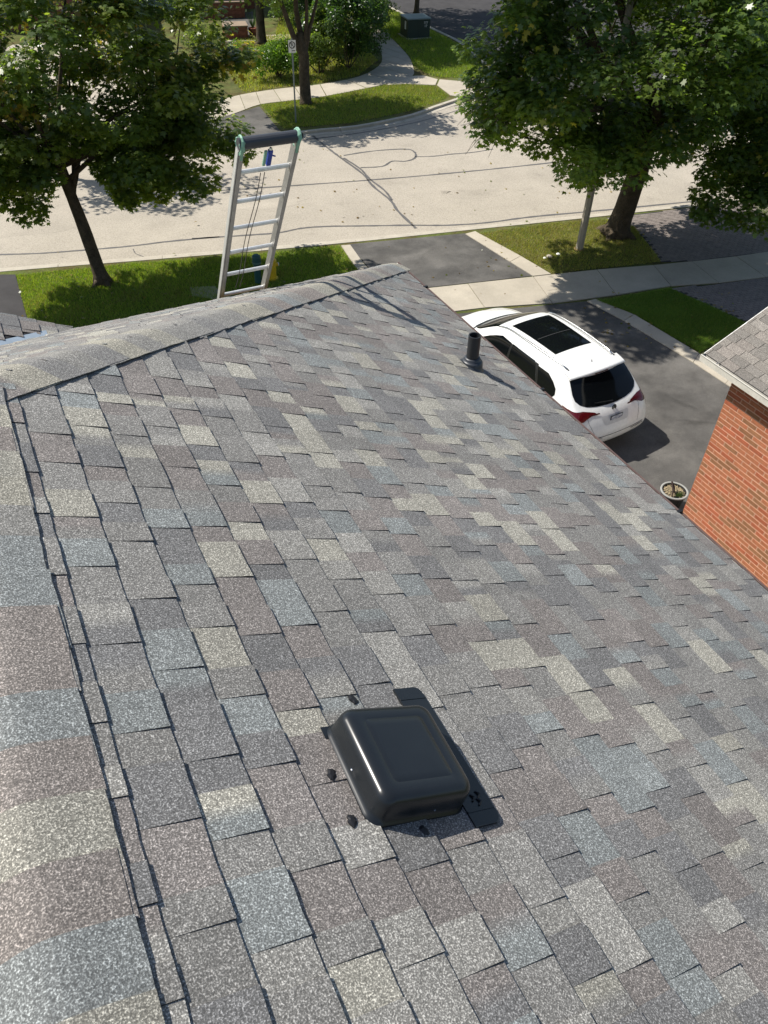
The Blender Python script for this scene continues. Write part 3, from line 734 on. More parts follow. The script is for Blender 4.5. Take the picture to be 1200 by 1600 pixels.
VAR = {id(BF): [BF]*5+[recol(BF, M_BRICK2)]*2+[recol(BF, M_BRICK3)]*2, id(BH): [BH]*5+[recol(BH, M_BRICK2)]*2+[recol(BH, M_BRICK3)]*2}
cand = []
for j in range(int((WZ-.04)/cz)):
    z = .01+j*cz; half = j % 2; y = WY
    if half: cand.append((BH, y-.14, z, .14)); y -= .15
    while y > -4.0+.3: cand.append((BF, y-bl, z, bl)); y -= pc
def scr(p):
    q = Vector(p)-CAMP; z = q.dot(CF); return (600+FPX*q.dot(CR)/z, 800-FPX*q.dot(CU)/z) if z > .1 else (-999, -999)
inview = []; rest = []
for c in cand:
    x, y = scr((WX, c[1]+c[3]/2, c[2]+.04)); (inview if (x < 1225 and y < (x-632)*.915+425) else rest).append(c)
inview.sort(key=lambda c: (Vector((WX, c[1], c[2]))-CAMP).length)
rest += inview[290:]
for me, y, z, L in inview[:290]:
    o = bpy.data.objects.new('brick', random.choice(VAR[id(me)])); COL.objects.link(o); o.parent = WALL; o.location = (WX+random.uniform(-.0018, .0010), y, z)
    # WALL itself sits at the world origin frame
mb = MB()
for me, y, z, L in rest:
    V = [v.co + Vector((WX+random.uniform(-.0018, .0010), y, z)) for v in me.vertices]; mb.add(V, [tuple(p.vertices) for p in me.polygons])
mb.build('brick', M_BRICK, WALL, kind='stuff')
fr = MB().box((WX+.02, WY-.011, 0), (WX+.45, WY, WZ)); fr.box((WX+.45, WY-.011, 2.3), (WX+6, WY, WZ)); fr.build('front_wall', M_BRICKD, GAR)
MB().box((WX+.46, WY-.010, 0), (WX+4, WY-.002, 2.29)).build('garage_door', M_WHITE, GAR)
# roof
GX, GY, GZ = 10.235, 7.74, 3.76
def GP(u, y, h=0):   # u measured down-slope from ridge; eave at u=4.4
    s = 4.4-u; return Vector((GX+.09+s*CT - h*ST, y, GZ-.01+s*ST + h*CT))
mb = MB(); mb.add([GP(4.4, -4.2, -.005), GP(4.4, GY, -.005), GP(0, GY, -.005), GP(0, -4.2, -.005)], [(0, 1, 2, 3)])
e0 = GP(0, 0); mb.add([GP(0, GY, -.005), Vector((e0.x*2-GX-.09, GY, GZ)), Vector((e0.x*2-GX-.09, -4.2, GZ)), GP(0, -4.2, -.005)], [(0, 1, 2, 3)])
GROOF = mb.build('roof', M_FELT, GAR)
grow = []
TN = [(.185, .168, .146), (.21, .192, .168), (.155, .142, .125), (.195, .174, .152)]
for k in range(1, 31):
    ulo, uhi = (k-1)*.1467, k*.1467; b = -4.2 + (k % 2)*.15 - .1*(k % 3)
    while b < GY:
        e = min(b+.30, GY+.004); s = max(b, -4.2); g = random.uniform(.9, 1.1); c = (*[v*g for v in random.choice(TN)], 1)
        if e-s > .02: grow.append((piece(GP, ulo-.01, uhi, s+.002, e-.002, .001, .006, c, nb=2), ((ulo+uhi)/2, (s+e)/2)))
        b += .305
gv = [r for r in grow if scr(GP(*r[1]))[0] < 1230 and scr(GP(*r[1]))[1] < 760]; gh = [r for r in grow if r not in gv]
shingles(GP, gv, None, GROOF, M_SH2, 290, rev=False)
hb = MB()
for (V, Fc, T), _ in gh: hb.add(V, Fc, T)
hb.build('shingle', M_SH2, GROOF, kind='stuff')
mb = MB(); y0 = -4.2; y1 = GY-.01
mb.box((GX, y0, GZ-.11), (GX+.004, y1, GZ)); mb.box((GX, y0, GZ-.114), (GX+.10, y1, GZ-.11)); mb.box((GX+.10, y0, GZ-.16), (GX+.115, y1, GZ-.030)); mb.box((GX-.008, y0, GZ-.006), (GX+.012, y1, GZ+.003)); mb.box((GX, y1, GZ-.11), (GX+.10, y1+.004, GZ))
mb.build('gutter', mottled('weathered_white_gutter', (.60, .57, .50), .12, 5, 30, .5, .4, .05), GAR)
MB().box((GX+.006, y0, GZ-.06), (GX+.098, y1, GZ-.055)).build('gutter_silt', mottled('leaf_silt', (.05, .042, .03), .4, 6, 40), GAR)
for y in (7.4, 5.75, 4.6): MB().box((GX+.01, y, GZ-.008), (GX+.11, y+.02, GZ-.002)).build('gutter_hanger', M_ALU, GAR)
MB().box((GX+.116, y0, GZ-.19), (WX+.3, GY-.03, GZ-.165)).build('soffit', M_BROWN, GAR)
mb = MB(); R = Matrix((Vector((CT, 0, ST)), Y1, Vector((-ST, 0, CT)))).transposed(); mb.box((0, 0, -.14), (4.4, .02, -.002), R, Vector((GX+.09, GY-.002, GZ-.012))); mb.build('rake_board', M_WHITE, GAR)

# planter pot at the garage corner
PC = Vector((10.92, 7.82, 0)); POT = empty('planter_pot', PC, label='round dark pot with pale rim and dry plants by brick corner', cat='planter')
MB().lathe([(0, .0), (.17, 0), (.19, .05), (.24, .36), (.262, .37), (.27, .40), (.262, .425), (.235, .425), (.228, .40), (.22, .38), (0, .385)], 28, PC).build('pot', M_BLACK, POT, smooth=False)
MB().lathe([(.258, .40), (.276, .405), (.274, .432), (.25, .436), (.234, .428), (.236, .405)], 28, PC).build('rim', mottled('pale_pot_rim', (.30, .30, .28), .1), POT, smooth=True)
mb = MB()
for k in range(260):
    a = random.uniform(0, 6.28); r = .215*math.sqrt(random.random()); p = PC+Vector((r*math.cos(a), r*math.sin(a), .388)); q = Vector((random.uniform(-1, 1), random.uniform(-1, 1), random.uniform(.1, .5)))*.05
    s_ = Vector((q.y, -q.x, 0)).normalized()*.010; mb.add([p-s_, p+s_, p+q], [(0, 1, 2)])
mb.build('dry_stalks', mottled('dry_stalk', (.36, .29, .18), .4, 20, 60), POT, kind='stuff')
mb = MB()
for k in range(90):
    p = PC+Vector((random.gauss(.03, .05), random.gauss(-.13, .035), .39)); q = Vector((random.uniform(-1, 1)*.4, random.uniform(-1, 1)*.4, 1))*.06; s_ = Vector((.006, 0, 0)); mb.add([p-s_, p+s_, p+q], [(0, 1, 2)])
mb.build('green_sprouts', mottled('sprout_green', (.09, .19, .03), .3), POT, kind='stuff')
mb = MB(); mb.tube([PC+Vector((-.04, .10, .60)), PC+Vector((-.12, -.06, .50)), PC+Vector((-.22, -.19, .26))], .014, 6); mb.tube([PC+Vector((-.04, .10, .60)), PC+Vector((-.005, .03, .50)), PC+Vector((-.02, -.02, .38))], .018, 6)
mb.build('dead_branch', mottled('dark_dead_stem', (.05, .035, .03), .2), POT)

# ------------------------------------------------------------------ parked car
CARO = (10.93, 9.97, 0.004)
CAR = empty('parked_car', CARO, math.radians(4.0), label='white SUV parked on the driveway beyond the roof edge', cat='car')
ST_ = [ # y per level, z per level, half width per level   (levels: sill, low, mid, belt, glass base, mid glass, roof edge)
 ((-.02, -.20, -.18, .02, .10, .42, .70), (.24, .42, .70, 1.00, 1.09, 1.36, 1.62), (.80, .94, .98, .97, .93, .87, .76)),
 ((.30, .10, .10, .26, .34, .60, .84), (.22, .42, .74, 1.03, 1.12, 1.39, 1.655), (.90, 1.0, 1.015, 1.0, .965, .90, .785)),
 ((.85, .85, .85, .88, .92, 1.0, 1.12), (.22, .44, .78, 1.03, 1.11, 1.41, 1.675), (.92, 1.0, 1.01, 1.0, .975, .905, .79)),
 ((1.9, 1.9, 1.9, 1.9, 1.9, 1.9, 1.9), (.22, .46, .78, 1.00, 1.08, 1.42, 1.69), (.92, .98, 1.0, .99, .97, .91, .80)),
 ((2.7, 2.7, 2.7, 2.7, 2.7, 2.7, 2.65), (.22, .46, .78, .99, 1.07, 1.40, 1.68), (.92, .98, 1.0, .99, .965, .90, .79)),
 ((3.3, 3.3, 3.3, 3.3, 3.3, 3.22, 3.12), (.22, .46, .78, .98, 1.06, 1.36, 1.62), (.92, .98, 1.0, .985, .955, .88, .75)),
 ((3.7, 3.7, 3.7, 3.7, 3.72, 3.66, 3.55), (.22, .46, .78, .98, 1.055, 1.22, 1.40), (.92, .99, 1.0, .98, .94, .86, .74)),
 ((4.0, 4.0, 4.0, 4.0, 4.0, 4.0, 3.98), (.22, .46, .78, .97, 1.03, 1.08, 1.13), (.92, .99, 1.0, .975, .92, .84, .72)),
 ((4.5, 4.5, 4.5, 4.5, 4.5, 4.48, 4.45), (.22, .46, .76, .92, .97, 1.02, 1.06), (.90, .98, .985, .95, .89, .78, .62)),
 ((4.80, 4.86, 4.86, 4.80, 4.77, 4.76, 4.75), (.22, .45, .72, .86, .90, .93, .955), (.84, .92, .92, .89, .82, .70, .54)),
 ((4.95, 5.08, 5.10, 5.02, 4.96, 4.92, 4.87), (.24, .42, .66, .82, .86, .885, .90), (.66, .78, .80, .76, .68, .56, .42)),
]
AC = [-1, -.6, 0, .6, 1]; nb_, nc_ = len(ST_), 7
def cp(b, c, a):
    Y, Z, W = ST_[b]; y, z, x = Y[c], Z[c], W[c]*a
    if c == 6: z += (.055 if b < 6 else .05)*(1-a*a)
    if c == 6 and b in (5, 6, 7): y += (.10 if b > 5 else .05)*(1-a*a)
    if b == 0: y -= (.04 if c == 0 else .11)*(1-a*a); 
    if b == 0 and c in (4, 5): z -= .0
    if b == nb_-1: y += .06*(1-a*a)
    return (x, y, z)
idx = {}; V = []; F = []
def vid(b, c, a):
    if (b, c, a) not in idx: idx[(b, c, a)] = len(V); V.append(cp(b, c, AC[a]))
    return idx[(b, c, a)]
for b in range(nb_-1):
    for c in range(nc_-1):
        F.append((vid(b, c, 4), vid(b+1, c, 4), vid(b+1, c+1, 4), vid(b, c+1, 4)))
        F.append((vid(b, c, 0), vid(b, c+1, 0), vid(b+1, c+1, 0), vid(b+1, c, 0)))
    for a in range(4):
        F.append((vid(b, 6, a), vid(b, 6, a+1), vid(b+1, 6, a+1), vid(b+1, 6, a)))
        F.append((vid(b, 0, a), vid(b+1, 0, a), vid(b+1, 0, a+1), vid(b, 0, a+1)))
for c in range(nc_-1):
    for a in range(4):
        F.append((vid(0, c, a), vid(0, c, a+1), vid(0, c+1, a+1), vid(0, c+1, a)))
        F.append((vid(nb_-1, c, a), vid(nb_-1, c+1, a), vid(nb_-1, c+1, a+1), vid(nb_-1, c, a+1)))
me = bpy.data.meshes.new('car_body'); me.from_pydata(V, [], F); me.update()
cr = me.attributes.new('crease_edge', 'FLOAT', 'EDGE'); inv = {v: k for k, v in idx.items()}
for e in me.edges:
    p, q = inv[e.vertices[0]], inv[e.vertices[1]]; s = 0
    if p[1] == q[1] == 3 and (p[0] == q[0] == 0 or p[2] == q[2] and p[2] in (0, 4)): s = .35
    if p[1] == q[1] == 6 and (p[0] == q[0] == 0): s = .7
    if p[1] == q[1] == 4 and (p[0] == q[0] == 0): s = .35
    if p[0] == q[0] == 7 and p[1] == q[1] == 6: s = .6
    if p[2] == q[2] and p[2] in (0, 4) and p[0] == q[0] == 0: s = max(s, .3)
    cr.data[e.index].value = s
tmp = bpy.data.objects.new('tmp', me); COL.objects.link(tmp); sm = tmp.modifiers.new('s', 'SUBSURF'); sm.levels = 3; sm.render_levels = 3
dg = bpy.context.evaluated_depsgraph_get(); ev = tmp.evaluated_get(dg); bme = bpy.data.meshes.new_from_object(ev); bpy.data.objects.remove(tmp)
body = link('body', bme, M_PAINT, CAR, world=False, smooth=True)
BV = BVHTree.FromPolygons([v.co.copy() for v in bme.vertices], [tuple(p.vertices) for p in bme.polygons])
def cast(mode, s, t, off):
    if mode == 'rear': o, d = Vector((s, -2, t)), Vector((0, 1, 0))
    elif mode == 'front': o, d = Vector((s, 8, t)), Vector((0, -1, 0))
    elif mode == 'top': o, d = Vector((s, t, 4)), Vector((0, 0, -1))
    elif mode == 'right': o, d = Vector((3, s, t)), Vector((-1, 0, 0))
    elif mode == 'left': o, d = Vector((-3, s, t)), Vector((1, 0, 0))
    elif mode == 'wind': o, d = Vector((s, 3.9+.0+t, 3.0)), Vector((0, -.25, -1)).normalized()
    h = BV.ray_cast(o, d)
    if h[0] is None: return None
    return h[0] + h[1]*off
def patch(name, mode, rows, mat, off=.004, nr=14, nc=16, parent=CAR):
    "rows: list of (t, s0, s1) outline rows, smooth interpolated"
    ts = [r[0] for r in rows]; G = []
    for i in range(nr+1):
        x = i/nr*(len(rows)-1); k = int(min(x, len(rows)-2)); f = x-k; f = f
        t = ts[k]*(1-f)+ts[k+1]*f; s0 = rows[k][1]*(1-f)+rows[k+1][1]*f; s1 = rows[k][2]*(1-f)+rows[k+1][2]*f
        G.append([cast(mode, s0+(s1-s0)*j/nc, t, off) for j in range(nc+1)])
    V = []; F = []; ids = {}
    for i, g in enumerate(G):
        for j, p in enumerate(g):
            if p is not None: ids[i, j] = len(V); V.append(p)
    for i in range(nr):
        for j in range(nc):
            q = [(i, j), (i, j+1), (i+1, j+1), (i+1, j)]
            if all(k in ids for k in q): F.append(tuple(ids[k] for k in q))
    me = mesh(V, F)
    if F:
        me.calc_loop_triangles() if False else None
        n = me.polygons[0].normal; c = me.polygons[0].center
        want = {'rear': Vector((0, -1, .2)), 'front': Vector((0, 1, 0)), 'top': Vector((0, 0, 1)), 'wind': Vector((0, 0, 1)), 'right': Vector((1, 0, 0)), 'left': Vector((-1, 0, 0))}[mode]
        if n.dot(want) < 0: me.flip_normals()
    o = link(name, me, mat, parent, world=False, smooth=True)
    return o
# rear window, spoiler, lamps
RW = patch('rear_window', 'rear', [(1.60, -.68, .68), (1.57, -.755, .755), (1.48, -.79, .79), (1.36, -.83, .83), (1.28, -.83, .83), (1.215, -.76, .76), (1.17, -.62, .62), (1.145, -.40, .40), (1.133, -.12, .12)], M_GLASS, .006, 30, 24)
# spoiler lip
mb = MB(); V = []; nx = 20; prof = [(.86, 1.688), (.74, 1.672), (.62, 1.648), (.56, 1.628), (.565, 1.615), (.62, 1.612), (.76, 1.615)]
for j in range(nx+1):
    a = -1+2*j/nx; k = 1-a*a
    for (y, z) in prof: V.append((a*(.765), y + .085*a*a - .03, z + .050*(k-.35)))
n = len(prof); mb.add(V, [(j*n+i, j*n+i+1, (j+1)*n+i+1, (j+1)*n+i) for j in range(nx) for i in range(n-1)])
mb.build('spoiler', M_PAINT, CAR, world=False, smooth=True)
mb = MB(); mb.box((-.17, .52, 1.632), (.17, .56, 1.646)); mb.build('brake_light', M_REDD, CAR, world=False)
for s in (1, -1):
    f = (lambda a, b: (a, b)) if s > 0 else (lambda a, b: (-b, -a))
    patch('tail_light', 'rear', [(1.125, *f(.76, .955)), (1.10, *f(.62, .97)), (1.075, *f(.50, .98)), (1.05, *f(.46, .985)), (1.03, *f(.60, .99)), (1.00, *f(.72, .985)), (.96, *f(.82, .97))], M_RED, .009, 12, 12)
    patch('tail_light', 'right' if s > 0 else 'left', [(1.12, .14, .52), (1.08, .10, .46), (1.03, .06, .36), (.98, .04, .24)], M_RED, .006, 8, 10)
    patch('lamp_trim', 'rear', [(1.052, *f(.40, .66)), (1.030, *f(.38, .66))], M_REDD, .011, 3, 8)
# plate recess, plate with writing, emblem
def rear_pt(x, z, off): return cast('rear', x, z, off)
patch('plate_recess', 'rear', [(.975, -.36, .36), (.94, -.37, .37), (.84, -.34, .34), (.805, -.30, .30)], plain('shaded_white_paint', (.62, .62, .60), .35), .003, 6, 10)  # flush patch; the recess shade is put into its greyer white
p0 = rear_pt(0, .90, .022)
PL = MB().box((-.165, p0.y, .815), (.165, p0.y+.012, .975)).build('number_plate', M_BLACK, CAR, world=False)
MB().box((-.150, p0.y-.003, .837), (.150, p0.y, .962)).build('plate_face', plain('plate_white', (.62, .64, .68), .4), PL, world=False)
def text(s, size, loc, rot, mat, parent, name='lettering', ex=.001):
    cu = bpy.data.curves.new(name, 'FONT'); cu.body = s; cu.size = size; cu.align_x = 'CENTER'; cu.align_y = 'CENTER'; cu.extrude = ex
    o = bpy.data.objects.new(name, cu); COL.objects.link(o); dg = bpy.context.evaluated_depsgraph_get(); me = bpy.data.meshes.new_from_object(o.evaluated_get(dg))
    bpy.data.objects.remove(o); me.materials.clear(); me.materials.append(mat); o = bpy.data.objects.new(name, me); COL.objects.link(o); o.parent = parent; o.location = loc; o.rotation_euler = rot; return o
M_BLU = plain('plate_blue_print', (.05, .08, .25), .5)
text('CTTC 857', .068, (0, p0.y-.0045, .892), (math.pi/2, 0, 0), M_BLU, PL)
text('ONTARIO', .024, (0, p0.y-.0045, .945), (math.pi/2, 0, 0), M_BLU, PL)
e = rear_pt(0, 1.075, .012); EM = empty('emblem', (0, 0, 0)); EM.parent = CAR
mb = MB(); ring = []
for k in range(25): a = 2*math.pi*k/24; ring.append((e.x+.050*math.sin(a), e.y-.012+.006*math.cos(a), e.z+.056*math.cos(a)))
mb.tube(ring, .011, 6, False)
mb.tube([(e.x-.006, e.y-.014, e.z+.05), (e.x-.020, e.y-.018, e.z-.02), (e.x-.022, e.y-.018, e.z-.045)], .009, 6)
mb.tube([(e.x+.006, e.y-.014, e.z+.05), (e.x+.020, e.y-.018, e.z-.02), (e.x+.022, e.y-.018, e.z-.045)], .009, 6)
mb.tube([(e.x-.02, e.y-.018, e.z-.012), (e.x+.02, e.y-.018, e.z-.012)], .006, 6)
bpy.data.objects.remove(EM); mb.build('emblem', M_BLACK, CAR, world=False)
# wiper
w0 = rear_pt(.02, 1.16, .03); w1 = rear_pt(-.42, 1.20, .02)
MB().tube([w0, w0.lerp(w1, .5)+Vector((0, -.01, .012)), w1], [.014, .009, .006], 6).build('wiper', M_BLACK, CAR, world=False)
# bumper crease, chrome strip, lower valance, reflector
patch('bumper_gap', 'rear', [(.600, -.80, .80), (.588, -.80, .80)], M_BLACK, .004, 2, 26)
patch('bumper_trim', 'rear', [(.575, .38, .80), (.545, .42, .80)], M_CHROME, .010, 2, 12)
patch('bumper_trim', 'rear', [(.575, -.80, -.38), (.545, -.80, -.42)], M_CHROME, .010, 2, 12)
patch('valance', 'rear', [(.40, -.84, .84), (.33, -.82, .82), (.285, -.7, .7)], M_BLACK, .006, 4, 20)
patch('tailgate_gap', 'rear', [(1.02, -.715, -.708), (.90, -.70, -.693), (.66, -.60, -.593)], M_BLACK, .003, 6, 1)
patch('tailgate_gap', 'rear', [(1.02, .708, .715), (.90, .693, .70), (.66, .593, .60)], M_BLACK, .003, 6, 1)
# side glazing
for side in ('left', 'right'):
    patch('side_window', side, [(1.115, .86, 1.34), (1.20, .80, 1.38), (1.32, .84, 1.43), (1.42, .98, 1.48), (1.50, 1.18, 1.53)], M_GLASS, .006, 14, 14)
    patch('side_window', side, [(1.105, 1.42, 2.42), (1.20, 1.46, 2.43), (1.35, 1.53, 2.44), (1.48, 1.60, 2.44), (1.54, 1.66, 2.44)], M_GLASS, .006, 14, 16)
    patch('side_window', side, [(1.095, 2.50, 3.62), (1.20, 2.50, 3.50), (1.35, 2.50, 3.26), (1.46, 2.50, 3.04), (1.535, 2.50, 2.85)], M_GLASS, .006, 14, 16)
    patch('pillar_trim', side, [(1.10, 1.34, 1.42), (1.30, 1.42, 1.50), (1.53, 1.53, 1.64)], M_BLACK, .004, 10, 3)
    patch('pillar_trim', side, [(1.10, 2.42, 2.50), (1.53, 2.44, 2.50)], M_BLACK, .004, 10, 3)
    patch('belt_trim', side, [(1.098, .80, 3.64), (1.078, .80, 3.64)], M_CHROME, .008, 2, 40)
    patch('sill_cladding', side, [(.38, .7, 4.5), (.27, .7, 4.5)], M_BLACK, .006, 3, 20)
    sgn = 1 if side == 'right' else -1
    for yy in (1.12, 4.03):
        mb = MB(); R = Matrix.Rotation(math.pi/2, 3, 'Y')
        def disc(prof, n=28):
            m_ = MB(); m_.lathe(prof, n); m_.v = [tuple(Vector((sgn*v[2], v[0], v[1])) + Vector((sgn*.77, yy, .37))) for v in m_.v]; return m_
        ar = disc([(.0, .205), (.43, .205), (.43, .10)]).build('wheel_arch', M_BLACK, CAR, world=False)
        wh = disc([(.25, .0), (.36, .0), (.37, .03), (.37, .20), (.35, .235), (.25, .235)]).build('wheel', M_TYRE, CAR, world=False, smooth=False)
        disc([(.25, .235), (.24, .20), (.07, .19), (.06, .215), (0, .215)]).build('rim', M_ALU, wh, world=False)
    mb = MB(); mb.box((sgn*.96 if sgn > 0 else -1.14, 3.30, 1.06), (1.14 if sgn > 0 else -.96, 3.42, 1.20)); mr = mb.build('side_mirror', M_PAINT, CAR, world=False)
    bvm = mr.modifiers.new('b', 'BEVEL'); bvm.width = .035; bvm.segments = 3
    # roof rail
    pts = []
    for k in range(18):
        t = k/17; y = .88+2.3*t; x = sgn*(.635+.05*math.sin(math.pi*min(1, t*1.2))*.6+.055*t); h = cast('top', x, y, 0); e_ = min(1, t*12, (1-t)*12); pts.append((x, y, h.z+.004+.032*e_))
    MB().tube(pts, .016, 8).build('roof_rail', M_CHROME, CAR, world=False, smooth=True)
    h0 = cast('top', pts[0][0], pts[0][1], 0); MB().box((pts[0][0]-.02, pts[0][1]-.035, h0.z-.005), (pts[0][0]+.02, pts[0][1]+.035, h0.z+.022)).build('rail_foot', M_BLACK, CAR, world=False)
    patch('roof_groove', 'top', [(.86, sgn*.60-.006, sgn*.60+.006), (3.0, sgn*.66-.006, sgn*.66+.006)], M_BLACK, .002, 24, 1)
patch('sunroof', 'top', [(1.46, -.46, .46), (1.49, -.49, .49), (2.3, -.51, .51), (2.86, -.52, .52), (2.91, -.49, .49)], M_GLASS, .005, 20, 16)
patch('sunroof_gap', 'top', [(1.44, -.51, .51), (2.93, -.535, .535)], M_BLACK, .0025, 20, 16)
patch('sunroof_bar', 'top', [(2.10, -.46, .46), (2.115, -.46, .46)], plain('sunroof_seam', (.06, .06, .06), .3), .0075, 1, 16)
patch('windshield', 'top', [(3.22, -.68, .68), (3.45, -.72, .72), (3.75, -.76, .76), (3.90, -.74, .74), (3.98, -.70, .70), (4.03, -.5, .5), (4.05, -.25, .25)], M_GLASS, .006, 20, 20)
patch('cowl', 'top', [(3.98, -.80, .80), (4.04, -.76, .76), (4.10, -.6, .6), (4.13, -.3, .3)], M_BLACK, .004, 6, 20)
patch('hood_gap', 'top', [(4.15, -.735, -.722), (4.6, -.66, -.647), (4.85, -.48, -.467)], M_BLACK, .003, 16, 1)
patch('hood_gap', 'top', [(4.15, .722, .735), (4.6, .647, .66), (4.85, .467, .48)], M_BLACK, .003, 16, 1)
h = cast('top', 0, .95, 0); mb = MB()
V = []
for k, (y, zz, wd) in enumerate([(.86, .055, .006), (.90, .062, .012), (.97, .035, .022), (1.03, .0, .02)]):
    V += [(-wd*1.8, y, h.z-.005), (0, y-.006, h.z+zz), (wd*1.8, y, h.z-.005)]
mb.add(V, [(i*3+j, i*3+j+1, (i+1)*3+j+1, (i+1)*3+j) for i in range(3) for j in range(2)]+[(2, 1, 0)]); mb.build('antenna_fin', M_PAINT, CAR, world=False, smooth=True)
# ------------------------------------------------------------------ trees and shrubs
MAPLE = np.array([(0, -.42, 0), (.16, -.22, .02), (.50, -.24, .0), (.34, -.02, .05), (.56, .22, .0), (.22, .20, .05), (0, .62, -.03), (-.22, .20, .05), (-.56, .22, .0), (-.34, -.02, .05), (-.50, -.24, .0), (-.16, -.22, .02)])
OVAL = np.array([(0, -.5, 0), (.24, -.1, .05), (.2, .25, .03), (0, .5, -.05), (-.2, .25, .03), (-.24, -.1, .05)])
def leaves(centres, radii, per, size, cols, shape=MAPLE, droop=.5, shell=.55, flat_=.8, parent=None, name='leaf_cluster', up=.9, mat=None, clip=None):
    "centres (n,3) clump centres, radii (n,) -> leaves spread through and over each clump"
    n = len(centres); tot = n*per
    ci = np.repeat(np.arange(n), per); D = RNG.normal(0, 1, (tot, 3)); D /= np.linalg.norm(D, axis=1)[:, None]
    r = radii[ci]*(shell+(1-shell)*RNG.random(tot))**(1/1.5)*RNG.uniform(.75, 1.18, tot)
    P = centres[ci] + D*r[:, None]*np.array([1, 1, flat_])
    if clip is not None: k = clip(P); P = P[k]; D = D[k]; ci = ci[k]; tot = len(P)
    # leaf normal: outward, upward and random
    Nn = D*.55 + RNG.normal(0, .42, (tot, 3)) + np.array([0, 0, up]); Nn /= np.linalg.norm(Nn, axis=1)[:, None]
    A = RNG.normal(0, 1, (tot, 3)) + np.array([0, 0, -droop*2]) + D*.8; Y = A - Nn*(A*Nn).sum(1)[:, None]; Y /= np.linalg.norm(Y, axis=1)[:, None]; X = np.cross(Y, Nn)
    S = size*RNG.uniform(.65, 1.25, tot); k = len(shape)
    V = P[:, None, :] + (shape[None, :, 0, None]*X[:, None, :] + shape[None, :, 1, None]*Y[:, None, :] + shape[None, :, 2, None]*Nn[:, None, :]*1.6)*S[:, None, None]
    F = np.arange(tot*k).reshape(tot, k); cols = np.array(cols); cb = RNG.integers(0, len(cols), n)
    C = cols[np.where(RNG.random(tot) < .6, cb[ci], RNG.integers(0, len(cols), tot))]*RNG.uniform(.72, 1.3, (tot, 1))
    return link(name, np_mesh(V.reshape(-1, 3), F, np.repeat(C, k, 0)), mat or M_LEAF, parent, kind='stuff')
def crown_points(c, rad, n, fill=.35, seed=1, lump=.18):
    r = np.random.default_rng(seed); D = r.normal(0, 1, (n, 3)); D /= np.linalg.norm(D, axis=1)[:, None]
    f = (fill + (1-fill)*r.random(n)**.6)
    l = 1 + lump*np.sin(D[:, 0]*5+seed)*np.sin(D[:, 2]*4+seed*2)+lump*.6*np.sin(D[:, 1]*7+seed*3)
    return np.array(c) + D*np.array(rad)*(f*l)[:, None]
def limb(mb, a, b, r0, r1, bow=.15, n=6, seg=9):
    a, b = Vector(a), Vector(b); L = (b-a).length; off = Vector((random.uniform(-1, 1), random.uniform(-1, 1), random.uniform(.2, 1)))*L*bow
    pts = []; rs = []
    for i in range(n+1):
        t = i/n; pts.append(a.lerp(b, t)+off*math.sin(math.pi*t)*.6+Vector((random.uniform(-1, 1), random.uniform(-1, 1), 0))*L*.012*(0 < i < n)); rs.append(r0+(r1-r0)*t)
    mb.tube(pts, rs, seg); return pts
def trunk_mesh(root, basep, topp, r0, r1, clumps, fork=.8, lean=None, n_limbs=9, name='trunk'):
    mb = MB(); b, t = Vector(basep), Vector(topp); H = (t-b).length
    pts = []; rs = []
    for i in range(15):
        s = i/14; p = b.lerp(t, s) + Vector((math.sin(s*4+1)*.03, math.cos(s*5)*.03, 0))*H*.25; pts.append(p); rs.append((r0+(r1-r0)*s)*(1+.55*math.exp(-s*H/.16)))
    mb.tube(pts, rs, 16)
    V = mb.v
    for i, v in enumerate(V):
        k = random.uniform(-.012, .012); V[i] = (v[0]+k, v[1]+random.uniform(-.012, .012), v[2])
    for k in range(4):       # root flare toes
        a = k*1.6+.4; mb.tube([b+Vector((0, 0, .22)), b+Vector((math.cos(a)*r0*1.3, math.sin(a)*r0*1.3, .05)), b+Vector((math.cos(a)*r0*2.1, math.sin(a)*r0*2.1, -.05))], [r0*.6, r0*.4, r0*.15], 7)
    o = mb.build(name, M_BARK, root, smooth=True)
    order = [i for i in sorted(range(len(clumps)), key=lambda i: random.random()) if clumps[i][2] > b.z+3.3][:n_limbs*4]
    mains = []
    for i in order[:n_limbs]:
        st = b.lerp(t, random.uniform(fork-.12, 1.0)); m2 = MB(); e = Vector(clumps[i]); ps = limb(m2, st, st.lerp(e, .92), r1*random.uniform(.55, .85), .018, .12); mains.append(ps); m2.build('limb', M_BARK, root, smooth=True)
    tw = MB()
    for i in order[n_limbs:]:
        e = Vector(clumps[i]); best = min((q for ps in mains for q in ps[1:]), key=lambda q: (q-e).length); limb(tw, best, e, .03, .006, .1, 4, 6)
    tw.build('twigs', M_BARK, root, kind='stuff'); return o
GREENS = [(.112, .152, .036), (.090, .130, .032), (.130, .160, .038), (.082, .120, .038)]
GREENS_D = [(.074, .120, .036), (.066, .108, .034), (.092, .138, .038), (.078, .120, .030)]
YEL = [(.24, .21, .045), (.16, .17, .035), (.20, .14, .04)]

